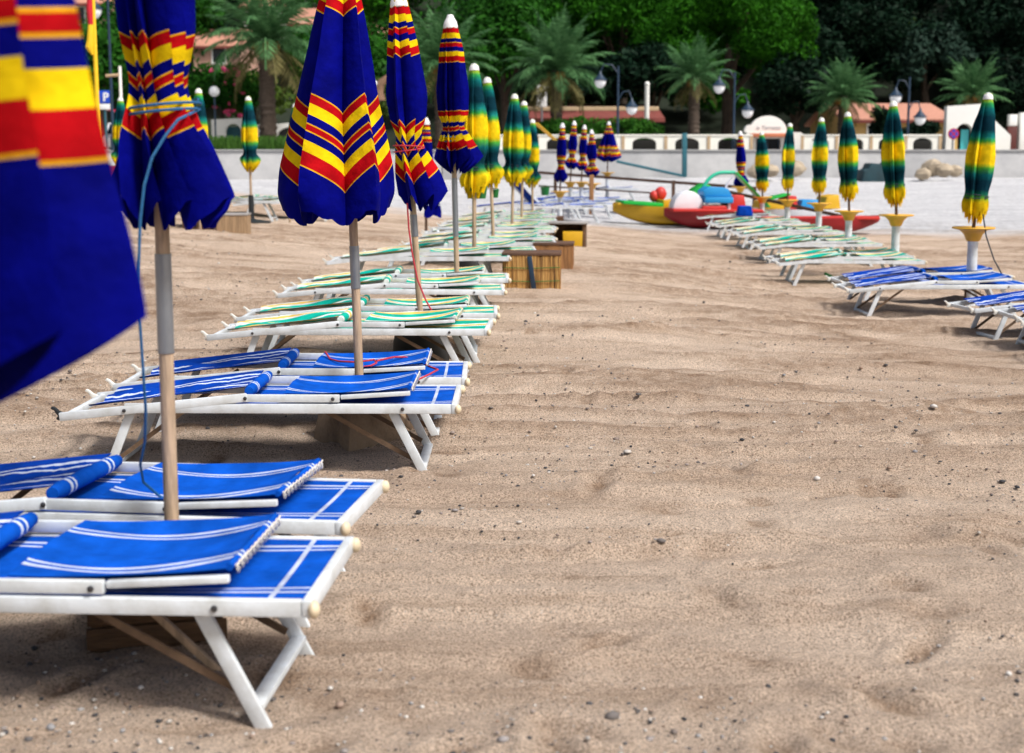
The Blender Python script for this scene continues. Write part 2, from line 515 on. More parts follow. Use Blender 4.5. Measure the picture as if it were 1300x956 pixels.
# ------------------------------------------------------------------ sand
def sand_mat():
    m, nt, b = nodes_of('beach sand and far gravel')
    N, L = nt.nodes.new, nt.links.new
    tc = N('ShaderNodeTexCoord')
    P = tc.outputs['Object']

    def noise(scale, detail=5, st=None, rough=.6):
        v = P
        if st:
            mp = N('ShaderNodeMapping'); mp.inputs['Scale'].default_value = st
            L(P, mp.inputs[0]); v = mp.outputs[0]
        n = N('ShaderNodeTexNoise'); n.inputs['Scale'].default_value = scale; n.inputs['Detail'].default_value = detail; n.inputs['Roughness'].default_value = rough
        L(v, n.inputs['Vector'])
        return n.outputs['Fac']

    def ramp(f, *st):
        r = N('ShaderNodeValToRGB'); cr = r.color_ramp
        cr.elements[0].position, cr.elements[0].color = st[0][0], (*st[0][1], 1)
        cr.elements[1].position, cr.elements[1].color = st[1][0], (*st[1][1], 1)
        for p, c in st[2:]:
            cr.elements.new(p).color = (*c, 1)
        L(f, r.inputs[0])
        return r.outputs[0]

    def mix(f, a, c, mode='MIX'):
        x = N('ShaderNodeMix'); x.data_type = 'RGBA'; x.blend_type = mode
        if isinstance(f, float): x.inputs[0].default_value = f
        else: L(f, x.inputs[0])
        L(a, x.inputs[6]); L(c, x.inputs[7])
        return x.outputs[2]
    # sand: large damp / dry patches, streaks along the rows, grains
    base = ramp(noise(.9, 6, (.5, 1.6, 1)), (.3, (.54, .405, .305)), (.68, (.76, .61, .485)))
    streak = ramp(noise(1., 5, (.45, 4.5, 1), .7), (.36, (.68, .62, .56)), (.5, (1, 1, 1)))
    c = mix(.55, base, streak, 'MULTIPLY')
    grain = ramp(noise(130, 3, None, .8), (.34, (.3, .26, .22)), (.5, (1, 1, 1)), (.68, (1.4, 1.4, 1.4)))
    c = mix(1., c, grain, 'MULTIPLY')
    vor = N('ShaderNodeTexVoronoi'); vor.inputs['Scale'].default_value = 60; vor.inputs['Randomness'].default_value = 1
    L(P, vor.inputs['Vector'])
    dots = ramp(vor.outputs['Distance'], (.13, (1, 1, 1)), (.2, (0, 0, 0)))
    few = ramp(noise(2.2, 5), (.42, (0, 0, 0)), (.6, (1, 1, 1)))
    dm = N('ShaderNodeMath'); dm.operation = 'MULTIPLY'; L(dots, dm.inputs[0]); L(few, dm.inputs[1])
    sp = N('ShaderNodeSeparateXYZ'); L(vor.outputs['Color'], sp.inputs[0])
    stone = ramp(sp.outputs[0], (0, (.1, .09, .085)), (.45, (.3, .26, .23)), (.85, (.62, .58, .54)))
    c = mix(dm.outputs[0], c, stone)
    # gravel farther up the beach
    gv = ramp(noise(7, 6, None, .75), (.3, (.44, .44, .455)), (.65, (.76, .76, .77)))
    gw = ramp(noise(.8, 3, (.4, 2, 1)), (.35, (.8, .8, .82)), (.65, (1, 1, 1)))
    gv = mix(1., gv, gw, 'MULTIPLY')
    sx = N('ShaderNodeSeparateXYZ'); L(P, sx.inputs[0])
    cx = N('ShaderNodeMath'); cx.operation = 'MULTIPLY_ADD'; cx.inputs[1].default_value = .62
    cl = N('ShaderNodeMath'); cl.operation = 'MINIMUM'; cl.inputs[1].default_value = 3.
    L(sx.outputs[0], cl.inputs[0]); L(cl.outputs[0], cx.inputs[0]); L(sx.outputs[1], cx.inputs[2])
    nn = N('ShaderNodeMath'); nn.operation = 'MULTIPLY_ADD'; nn.inputs[1].default_value = 7.
    L(noise(.5, 5, (.5, 1, 1)), nn.inputs[0]); L(cx.outputs[0], nn.inputs[2])
    mr = N('ShaderNodeMapRange'); mr.inputs[1].default_value = 34.2; mr.inputs[2].default_value = 36.5
    L(nn.outputs[0], mr.inputs[0])
    c = mix(mr.outputs[0], c, gv)
    at_ = N('ShaderNodeAttribute'); at_.attribute_name = 'scuff_shade'
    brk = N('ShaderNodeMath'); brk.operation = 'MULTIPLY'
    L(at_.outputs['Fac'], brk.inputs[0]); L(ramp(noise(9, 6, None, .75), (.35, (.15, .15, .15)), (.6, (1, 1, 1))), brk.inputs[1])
    damp_shade = N('ShaderNodeMix'); damp_shade.data_type = 'RGBA'; damp_shade.blend_type = 'MULTIPLY'  # tints damp scuffs and paints the ridges' shadows into the sand colour
    L(brk.outputs[0], damp_shade.inputs[0]); L(c, damp_shade.inputs[6]); damp_shade.inputs[7].default_value = (.5, .42, .35, 1)
    c = damp_shade.outputs[2]
    L(c, b.inputs['Base Color'])
    b.inputs['Roughness'].default_value = .92
    b.inputs['Specular IOR Level'].default_value = .15
    b1 = N('ShaderNodeBump'); b1.inputs['Strength'].default_value = 1.; b1.inputs['Distance'].default_value = .045
    L(noise(34, 6, None, .72), b1.inputs['Height'])
    b2 = N('ShaderNodeBump'); b2.inputs['Strength'].default_value = .6; b2.inputs['Distance'].default_value = .01
    L(noise(170, 3, None, .7), b2.inputs['Height']); L(b1.outputs[0], b2.inputs['Normal'])
    L(b2.outputs[0], b.inputs['Normal'])
    return m


M['sand'] = sand_mat()


def relief(X, Y):
    h = (fbm(X * .6, Y * 1.5, 4, 3) - .5) * .035
    wb = fbm(X * .5 + 4, Y * .6, 3, 19)
    rid3 = 1 - np.abs(2 * fbm(X * .13 + 3, Y * 2.5 + wb * 1.1, 3, 63) - 1)
    h = h + np.clip(rid3 - .74, 0, 1) * .24 * sstep(4.5, 8, Y) * (.3 + .7 * sstep(.35, .6, fbm(X * .35, Y * .3, 2, 90)))
    h = h + (fbm(X * 9, Y * 9, 2, 93) - .5) * .012
    wob = fbm(X * .55, Y * .5, 3, 9) * 2.2
    rid = 1 - np.abs(2 * fbm(X * .16 + wob * .12, Y * 1.15 + wob * .55, 3, 21) - 1)
    h = h + np.clip(rid - .78, 0, 1) * .26 * sstep(3, 5, Y) * (.45 + .55 * fbm(X * .4, Y * .4, 2, 77))
    rid2 = 1 - np.abs(2 * fbm(X * .3 + 7, Y * 2.6 + wob * .5, 3, 41) - 1)
    h = h + np.clip(rid2 - .8, 0, 1) * .16
    h = h + (fbm(X * 5, Y * 6, 3, 5) - .5) * .022
    h = h + (fbm(X * 17, Y * 18, 3, 6) - .5) * .009
    return h


FEET = []
for k in range(260):
    y = 3.1 + (random.random() ** 1.5) * 11
    x = random.uniform(-.55, .55) * y * .9 + (.4 if random.random() < .6 else -.3)
    FEET.append((x, y, random.uniform(.04, .075), random.uniform(.08, .14), random.uniform(0, 3.14), random.choice((.007, .01, .016, .028))))


def make_ground():
    xs = np.concatenate([np.linspace(-90, -16, 24)[:-1], np.linspace(-16, -4.6, 70)[:-1], np.arange(-4.6, 6.0, .03), np.linspace(6, 18, 80)[1:], np.linspace(18, 90, 24)[1:]])
    ys = [-20, -8, -2, 1, 2.4]
    y = 2.6
    while y < 40:
        ys.append(y); y += .018 + max(0, y - 3) * .0052
    ys += list(np.linspace(y, 60, 40)) + [70, 90]
    ys = np.array(ys)
    X, Y = np.meshgrid(xs, ys)
    Z = zg(X, Y)
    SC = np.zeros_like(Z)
    wobs = fbm(X * .55, Y * .5, 3, 9) * 2.2
    rd = 1 - np.abs(2 * fbm(X * .16 + wobs * .12, Y * 1.15 + wobs * .55, 3, 21) - 1)
    wb = fbm(X * .5 + 4, Y * .6, 3, 19)
    rd3 = 1 - np.abs(2 * fbm(X * .13 + 3, Y * 2.5 + wb * 1.1, 3, 63) - 1)
    SC = np.maximum(np.clip((rd - .86) * 9, 0, 1), np.clip((rd3 - .84) * 9, 0, 1) * .9 * sstep(.35, .6, fbm(X * .35, Y * .3, 2, 90))) * .9 * sstep(5.5, 8, Y) * (1 - sstep(28, 36, Y))  # ridge mask: scuffed sand, with ridge shadow painted in as darker colour
    fade = 1 - sstep(16, 34, Y) * .5
    Z = Z + relief(X, Y) * fade
    for fx, fy, a, b_, an, d in FEET:
        dx, dy = X - fx, Y - fy
        mk_ = (np.abs(dx) < .4) & (np.abs(dy) < .4)
        if not mk_.any(): continue
        c_, s_ = math.cos(an), math.sin(an)
        u = (dx[mk_] * c_ + dy[mk_] * s_) / a; v = (-dx[mk_] * s_ + dy[mk_] * c_) / b_
        q = u * u + v * v
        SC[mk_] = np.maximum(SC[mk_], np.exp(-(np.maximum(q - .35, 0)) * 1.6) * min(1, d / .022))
        Z[mk_] += -d * np.exp(-q * 1.2) + d * .45 * np.exp(-((np.sqrt(q) - 1.7) ** 2) * 3)
    global GX, GY, GZ
    GX, GY, GZ = xs, ys, Z
    V = np.stack([X, Y, Z], -1).reshape(-1, 3)
    n, m = Z.shape
    i = np.arange(n - 1)[:, None] * m + np.arange(m - 1)[None, :]
    Fq = np.stack([i, i + 1, i + m + 1, i + m], -1).reshape(-1, 4)
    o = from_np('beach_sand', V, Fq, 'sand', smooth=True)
    at_ = o.data.attributes.new('scuff_shade', 'FLOAT', 'POINT'); at_.data.foreach_set('value', SC.ravel().astype(np.float32))
    tag(o, 'trodden beige beach sand with low ridges and pebbles turning to pale gravel', 'sand', kind='structure')


make_ground()


def gz(x, y):
    i = int(np.clip(np.searchsorted(GX, x), 1, len(GX) - 1)); j = int(np.clip(np.searchsorted(GY, y), 1, len(GY) - 1))
    return float(GZ[j, i])


# pebbles lying loose on the sand: nobody could count them
def pebbles():
    ico = bmesh.new(); bmesh.ops.create_icosphere(ico, subdivisions=1, radius=1)
    bv = np.array([v.co[:] for v in ico.verts]); bf = np.array([[v.index for v in f.verts] for f in ico.faces]); ico.free()
    Vs, Fs, off = [], [], 0
    for k in range(22000):
        y = 3.1 + random.random() ** 1.25 * 18
        x = random.uniform(-.5, .42) * y
        if fbm(np.array([x * .8]), np.array([y * .9]), 3, 55)[0] < random.uniform(.42, .64): continue
        r = min(.03, .0031 * math.exp(random.gauss(0, .5)) * (1 + .03 * y)) * (1.4 if random.random() < .04 else 1)
        p = bv * np.array([r * random.uniform(.8, 1.4), r * random.uniform(.8, 1.3), r * random.uniform(.5, .9)])
        p = p * (1 + rng.uniform(-.12, .12, (len(bv), 1)))
        a = random.uniform(0, 6.28); c_, s_ = math.cos(a), math.sin(a)
        p = np.stack([p[:, 0] * c_ - p[:, 1] * s_ + x, p[:, 0] * s_ + p[:, 1] * c_ + y, p[:, 2] + gz(x, y) + r * .25], -1)
        Vs.append(p); Fs.append(bf + off); off += len(bv)
    m, nt, b = nodes_of('beach pebbles')
    N, L = nt.nodes.new, nt.links.new
    geo = N('ShaderNodeNewGeometry'); r_ = N('ShaderNodeValToRGB'); cr = r_.color_ramp
    cr.elements[0].color = (.03, .03, .035, 1); cr.elements[1].color = (.62, .6, .58, 1)
    for p, c in ((.2, (.06, .06, .065)), (.4, (.16, .14, .13)), (.55, (.3, .2, .14)), (.7, (.26, .26, .27)), (.82, (.42, .38, .34))):
        cr.elements.new(p).color = (*c, 1)
    L(geo.outputs['Random Per Island'], r_.inputs[0]); L(r_.outputs[0], b.inputs['Base Color'])
    b.inputs['Roughness'].default_value = .8
    o = from_np('pebbles', np.concatenate(Vs), np.concatenate(Fs), m, smooth=True)
    tag(o, 'small grey and white pebbles strewn over the beach sand', 'pebbles', kind='stuff')


pebbles()


# ------------------------------------------------------------------ parasols
def canopy(mat, parent, L_, top, prof, N=8, Mn=10, rows=80, swirl=.2, twist=0., phase=0., shift=(), seed=1, p=1., cut=.076, scallop=0., jit=.25, wr=.004, tmin=.25, zig=.0, vs=1., name='canopy'):
    rs = random.Random(seed)
    ks = [1 + rs.uniform(-jit, jit) for _ in range(N)]
    sw = [swirl * (1 + rs.uniform(-.4, .4)) for _ in range(N)]
    ts = np.linspace(0, 1, rows + 1)
    ri = interp(ts, [(q[0], q[1]) for q in prof]); ro = interp(ts, [(q[0], q[2]) for q in prof])
    k5 = np.ones(5) / 5

    def sm(a):
        return np.convolve(np.pad(a, 2, mode='edge'), k5, 'valid')
    ri, ro = sm(ri), sm(ro)
    sx = interp(ts, [(q[0], q[1]) for q in shift]) if shift else ts * 0
    sy = interp(ts, [(q[0], q[2]) for q in shift]) if shift else ts * 0
    P, UV = [], []
    C = N * Mn
    cols = []
    for i in range(N):
        for j in range(Mn):
            u = j / Mn
            bb = (1 - abs(2 * u - 1)) ** p
            nz = np.array([vnoise(np.array([t * 7.]), np.array([(i * Mn + j) * .45]), seed)[0] - .5 for t in ts])
            r = ri + (ro - ri) * bb * ks[i] + nz * wr * 2 * sstep(.05, .2, ts)
            ln = L_ * (1 - cut * bb) * (1 + (scallop * abs(math.sin(u * math.pi * 5)) if scallop else 0))
            ds = ln / rows
            dr = np.diff(r)
            dz = np.sqrt(np.maximum(ds * ds - dr * dr, (tmin * ds) ** 2))
            z = np.concatenate([[0], np.cumsum(dz)])
            an = 2 * math.pi * (i + u) / N + phase + sw[i] * bb + twist * ts
            cols.append((r * np.cos(an) + sx, r * np.sin(an) + sy, top - z, (ts * ln + zig * bb * L_ * ts) * vs, (i + u) / N))
    cols.append(cols[0])
    for k in range(rows + 1):
        P.append([(c[0][k], c[1][k], c[2][k]) for c in cols])
        UV.append([((c[4] if q < len(cols) - 1 else 1.0), c[3][k]) for q, c in enumerate(cols)])
    b = MB().grid(P, UV)
    o = b.build(name, mat, parent, smooth=True, ang=75)
    return o


TIGHT = [(0, .03, .035), (.05, .052, .058), (.25, .05, .095), (.5, .05, .135), (.66, .05, .115), (.75, .045, .07), (.8, .05, .085), (1, .06, .2)]


def umbrella(cloth, Y, seat_px, up_px, top_z, L_, prof, label, group, sleeve=None, pole='wood_pole', pr=.0225, cordm=None, tie_t=None, tie_r=.08, zbase=None, detail=True, capz=.07, **kw):
    a = at(*seat_px, Y); b = at(*up_px, Y)
    d = (b - a); d.y = 0; d = d / d.z
    z0 = g(a.x, Y) if zbase is None else zbase
    base = a + d * (z0 - a.z)
    root = empty('beach_umbrella', base, 0, label, 'umbrella', group)
    root.rotation_euler = (0, math.atan(d.x), 0)
    hgt = (top_z - z0) / math.cos(math.atan(d.x))
    sp = []
    if sleeve:      # metal sleeve between two heights (photo pixels)
        s0, s1 = [at(0, q, Y).z - z0 for q in sleeve]
        MB().tube([(0, 0, s0), (0, 0, s1)], pr * 1.14, 14).build('metal_sleeve', 'sleeve', root, smooth=True)
    MB().tube([(0, 0, -.12), (0, 0, hgt * .5), (0, 0, hgt - .02)], [pr * 1.05, pr, pr * .9], 14).build('pole', pole, root, smooth=True)
    canopy(cloth, root, L_, hgt, prof, **kw)
    MB().lathe([(.006, .075), (.022, .073), (.03, .061), (.033, .049), (.04, .037), (.054, .015), (.062, -.015), (.064, -.04), (.058, -.047)] if cloth == M['blue_umb'] else [(.008, .012), (.028, .006), (.044, -.012), (.052, -.035), (.055, -.06), (.05, -.066)], 16, (0, 0, hgt)).build('top_cap', 'cap', root, smooth=True)
    if cordm:
        z = hgt - tie_t * L_
        pts = []
        for k in range(61):
            an = k / 60 * 2 * math.pi * 2.2
            rr = tie_r * (1 + .1 * math.sin(an * 2 + 1))
            pts.append((rr * math.cos(an), rr * math.sin(an), z + .02 * math.sin(an * .5) - .012 * k / 60))
        MB().tube(pts, .005, 6).build('tie_cord', cordm, root, smooth=True)
    return root, hgt


GB = 'blue striped umbrellas of the near row'
GG = 'green and yellow umbrellas of the near row'
umbrella(M['blue_umb'], 2.12, (-82, 600), (-82, 200), 2.78, 1.67, [(0, .03, .035), (.1, .05, .08), (.5, .07, .16), (.64, .08, .205), (.75, .1, .24), (.9, .1, .31), (1, .1, .345)],
         'out of focus striped blue umbrella closest to the camera, cropped by the picture edge', GB, phase=R(-26), swirl=.12, seed=4, jit=.1, p=1.1)
uA, hA = umbrella(M['blue_umb'], 4.13, (218, 660), (207, 330), 2.52, 1.23,
         [(0, .04, .05), (.2, .05, .085), (.42, .055, .112), (.55, .055, .112), (.69, .05, .085), (.74, .05, .1), (.86, .07, .15), (1, .11, .195)],
         'blue umbrella with twisted pleats tied round twice by a blue cord', GB, sleeve=(448, 322), cordm=None, phase=.3, swirl=.5, twist=1.5, seed=8, jit=.2, p=1., N=11, Mn=12, vs=1.34, zig=.03,
         shift=[(0, 0, 0), (.7, .005, 0), (.85, .02, 0), (1, .045, -.02)], scallop=.012)
umbrella(M['blue_umb'], 6.97, (456, 478), (449, 300), 2.62, 1.45,
         [(0, .03, .035), (.12, .05, .08), (.3, .06, .14), (.6, .1, .23), (.85, .16, .315), (.95, .18, .325), (1, .18, .29)],
         'untied blue umbrella hanging open like a bell with broad chevron stripes', GB, sleeve=(366, 312), phase=R(-70), swirl=-.28, seed=3, jit=.1, p=.95, scallop=.01, wr=.003, N=5, Mn=20, cut=.045, zig=.1,
         shift=[(0, 0, 0), (.3, -.025, 0), (.6, -.055, 0), (1, -.08, 0)])
umbrella(M['blue_umb'], 9.65, (533, 392), (524, 260), 2.62, 1.48,
         [(0, .05, .06), (.2, .055, .105), (.48, .055, .15), (.6, .05, .13), (.69, .045, .088), (.74, .045, .1), (.9, .06, .165), (1, .08, .18)],
         'blue umbrella tied with a red cord and flaring at the hem', GB, sleeve=(300, 272), cordm='cord_red', tie_t=.69, tie_r=.1, phase=R(-100), swirl=.25, seed=14, jit=.25, scallop=.01, N=6, Mn=14, cut=.08, zig=.06, wr=.002,
         shift=[(0, 0, 0), (.75, 0, 0), (1, .07, 0)])
umbrella(M['blue_umb'], 11.9, (580, 350), (577, 232), 2.69, 1.3,
         [(0, .05, .055), (.2, .055, .1), (.5, .065, .135), (.66, .06, .125), (.75, .05, .08), (.8, .05, .11), (1, .06, .2)],
         'slim blue umbrella with many fine pleats and a short skirt', GB, sleeve=(300, 226), cordm='cord_blue', tie_t=.76, tie_r=.085, phase=.1, N=14, Mn=10, swirl=.35, seed=22, vs=1.17, jit=.3, wr=.004,
         shift=[(0, 0, 0), (.75, 0, 0), (1, .03, 0)])
GPROF = [(0, .03, .035), (.05, .05, .056), (.25, .055, .105), (.5, .05, .145), (.68, .05, .145), (.8, .04, .1), (.83, .04, .11), (.93, .05, .2), (1, .04, .14)]
for Y, seat, up, topp, L_, ti, lab, sd, N_ in (
        (14.6, (602, 316), (602, 262), (602, 82), 1.4, .8, 'green and yellow umbrella beside the slim blue one, with a green bucket on its pole', 31, 8),
        (17.2, (626, 298), (624, 245), (623, 99), 1.36, .82, 'green and yellow umbrella second beyond the slim blue one, cup clipped on its pole', 32, 8),
        (20., (650, 289), (651, 240), (652, 120), 1.32, .8, 'green and yellow umbrella with a big ruffled yellow skirt, in the middle of its cluster', 33, 8),
        (22.5, (662, 283), (663, 238), (664, 129), 1.3, .8, 'narrow green and yellow umbrella half hidden behind the ruffled one', 34, 8),
        (25.5, (676, 272), (676, 230), (675, 152), 1.25, .8, 'farthest green and yellow umbrella of the near row, a yellow strap running from its tip', 35, 8)):
    umbrella(M['green_umb'], Y, seat, up, at(*topp, Y).z, L_, GPROF, lab, GG, cordm='cord_dark', tie_t=ti - .015, tie_r=.085, pole='wood_pole' if Y < 30 else 'wood_dark', seed=sd, swirl=.5, jit=.3, p=1.1, phase=sd * .7, rows=60, pr=.022, scallop=.04, N=7,
             wr=.006, shift=[(0, 0, 0), (.8, 0, 0), (1, .02 * math.sin(sd), 0)])

# row of umbrellas on table pedestals
GR = 'green and yellow umbrellas on white pedestals'
PED = 'white pedestals with yellow funnel tables'


def pedestal(Y, tpx, label, group=PED, zt=None):
    p = at(*tpx, Y)
    z0 = g(p.x, Y)
    root = empty('umbrella_pedestal', (p.x, Y, z0), 0, label, 'pedestal', group)
    h = p.z - z0
    MB().lathe([(.068, -.06), (.068, .02), (.057, .03), (.055, h - .2), (.06, h - .14)], 18).build('column', 'rail', root, smooth=True)
    MB().lathe([(.062, h - .15), (.075, h - .14), (.1, h - .075), (.15, h - .025), (.225, h - .012), (.232, h), (.225, h + .008), (.2, h - .004), (.05, h - .006)], 24).build('table_top', 'yel_plastic', root, smooth=True, ang=50)
    return root


rowR = [(14.8, (1236, 289), (1255, 119), 'nearest and tallest looking green umbrella of the pedestal row, leaning', 41),
        (18.2, (1138, 273), (1134, 129), 'green umbrella on the second pedestal, straight beneath a street lamp', 42),
        (21.6, (1078, 268), (1076, 143), 'green umbrella on the third pedestal, in front of the palm with drooping fronds', 43),
        (25.0, (1040, 258), (1043, 150), 'green umbrella on the fourth pedestal, in front of the balustrade', 44),
        (28.3, (1000, 254), (1003, 157), 'green umbrella on the fifth pedestal, in front of the gatehouse side', 45),
        (31.8, (968, 250), (967, 168), 'green umbrella on the sixth pedestal, before the gatehouse door', 46)]
for k, (Y, t, top, lab, sd) in enumerate(rowR):
    umbrella(M['green_umb'], Y, t, ((t[0] * 2 + top[0]) / 3, (t[1] * 2 + top[1]) / 3), at(*top, Y).z, 1.36,
             [(0, .03, .035), (.05, .05, .056), (.25, .06, .12), (.5, .06, .17), (.68, .065, .16), (.79, .06, .132), (.83, .06, .128), (.92, .06, .165), (1, .05, .135)],
             lab, GR, pole='wood_dark', pr=.02, seed=sd, swirl=.55, jit=.3, p=1.1, phase=sd * 1.3, rows=60, wr=.006, N=7, scallop=.06, cordm='cord_dark', tie_t=.815, tie_r=.115)
    pedestal(Y, t, ('nearest', 'second', 'third', 'fourth', 'fifth', 'sixth')[k] + ' pedestal of the right row, holding a green umbrella')
umbrella(M['blue_umb'], 35.2, (940, 238), (940, 215), at(939, 170, 35.2).z, 1.4, TIGHT, 'lone blue umbrella at the far end of the green pedestal row, beside the slide', 'far blue umbrellas', pole='wood_dark', pr=.02, seed=51, swirl=.7, rows=50, vs=1.2)
pedestal(35.2, (940, 237), 'farthest pedestal of the right row, holding the lone blue umbrella')

# far cluster of blue umbrellas
far = [(33., (711, 243), (714, 160), 1.38, 'far blue umbrella with drooping skirt standing in front of a palm trunk', TIGHT, 61),
       (37., (724, 231), (729, 157), 1.25, 'far blue umbrella tied low, tallest of its cluster', TIGHT, 62),
       (37.6, (738, 231), (742, 162), 1.2, 'far blue umbrella leaning, between two others of the cluster', TIGHT, 63),
       (36.4, (752, 233), (751, 168), 1.2, 'slimmest far blue umbrella, by the brown post', TIGHT, 64),
       (43., (771, 219), (773, 157), 1.22, 'far blue umbrella half open like a bell, apart from its cluster', [(0, .03, .035), (.3, .07, .16), (.7, .1, .3), (.95, .1, .42), (1, .1, .4)], 65)]
for k, (Y, t, top, L_, lab, pf, sd) in enumerate(far):
    umbrella(M['blue_umb'], Y, t, ((t[0] * 2 + top[0]) / 3, (t[1] * 2 + top[1]) / 3), at(*top, Y).z, L_, pf, lab, 'far blue umbrellas', pole='wood_dark', pr=.02, seed=sd, swirl=.5, rows=50, vs=1.22)
    pedestal(Y, t, ('pedestal under the far blue umbrella before the palm trunk', 'pedestal under the tallest blue umbrella of the far cluster', 'pedestal under the leaning far blue umbrella',
                    'pedestal under the slimmest far blue umbrella', 'pedestal under the half open far blue umbrella')[k])

# other umbrellas behind
umbrella(M['blue_umb'], 22.5, (541, 272), (541, 235), at(541, 155, 22.5).z, 1.25, TIGHT, 'blue umbrella standing behind, between two tied blue umbrellas of the near row', 'umbrellas of the row behind', pole='wood_dark', seed=71, swirl=.6, rows=50, vs=1.2)
for Y, base, top, lab, sd in ((24., (319, 262), (315, 123), 'green umbrella on a thin pole in front of the seawall, beside white loungers', 72),
                              (20.5, (254, 275), (252, 113), 'green umbrella partly covered by the skirt of the corded blue umbrella', 73),
                              (25., (369, 262), (375, 132), 'green umbrella partly covered by the bell shaped blue umbrella', 74),
                              (26., (154, 262), (153, 124), 'green umbrella showing only its edge behind the corded blue umbrella', 75)):
    umbrella(M['green_umb'], Y, base, ((base[0] + top[0]) / 2, (base[1] + top[1]) / 2), at(*top, Y).z, 1.33, GPROF, lab, 'umbrellas of the row behind', pole='wood_pole', seed=sd, swirl=.7, rows=50, pr=.022, cordm='cord_dark', tie_t=.79, tie_r=.08)
p = at(319, 264, 24.)
t = empty('umbrella_stand', (p.x, 24., g(p.x, 24.)), 0, 'black stand holding the thin umbrella pole beside the wooden crate', 'umbrella base')
MB().lathe([(.34, 0), (.34, .03), (.1, .06), (.05, .09), (.045, .5)], 18).build('base_plate', 'black', t, smooth=True)

# cord wound round the corded umbrella, its tail hanging down to the lounger
pts = []
Yc = 4.13
zt = at(0, 138, Yc).z
cxx = at(211, 138, Yc).x
for k in range(56):
    an = k / 55 * 2 * math.pi * 1.9 + .6
    pts.append((cxx - .005 + .108 * math.cos(an), Yc + .108 * math.sin(an), zt + .014 * math.cos(an) + .02 - .035 * k / 55))
for px, py, yy in ((226, 152, 4.0), (210, 172, 3.97), (193, 200, 3.95), (183, 235, 3.93), (178, 280, 3.92), (176, 340, 3.92), (177, 400, 3.93), (181, 460, 3.95), (185, 520, 3.98), (184, 560, 4.05), (178, 590, 4.15), (182, 612, 4.25), (205, 632, 4.3), (238, 648, 4.32)):
    pts.append(at(px, py, yy))
o = MB().tube(pts, .0045, 6).build('rope', 'cord_blue', smooth=True)
tag(o, 'thin blue rope wound round the twisted umbrella, its tail trailing onto the lounger', 'rope')
pts = [at(px, py, yy) for px, py, yy in ((517, 258, 9.55), (519, 290, 9.58), (523, 320, 9.55), (530, 355, 9.54), (540, 380, 9.5), (552, 402, 9.45))]
o = MB().tube(pts, .006, 6).build('rope', 'cord_red', smooth=True)
tag(o, 'red rope hanging down the pole of the red tied umbrella', 'rope')
pts = [at(px, py, yy) for px, py, yy in ((1248, 272, 14.6), (1252, 300, 14.6), (1262, 330, 14.6), (1274, 352, 14.6))]
o = MB().tube(pts, .008, 6).build('rope', 'cord_dark', smooth=True)
tag(o, 'dark rope hanging from the leaning green umbrella beside its pedestal', 'rope')


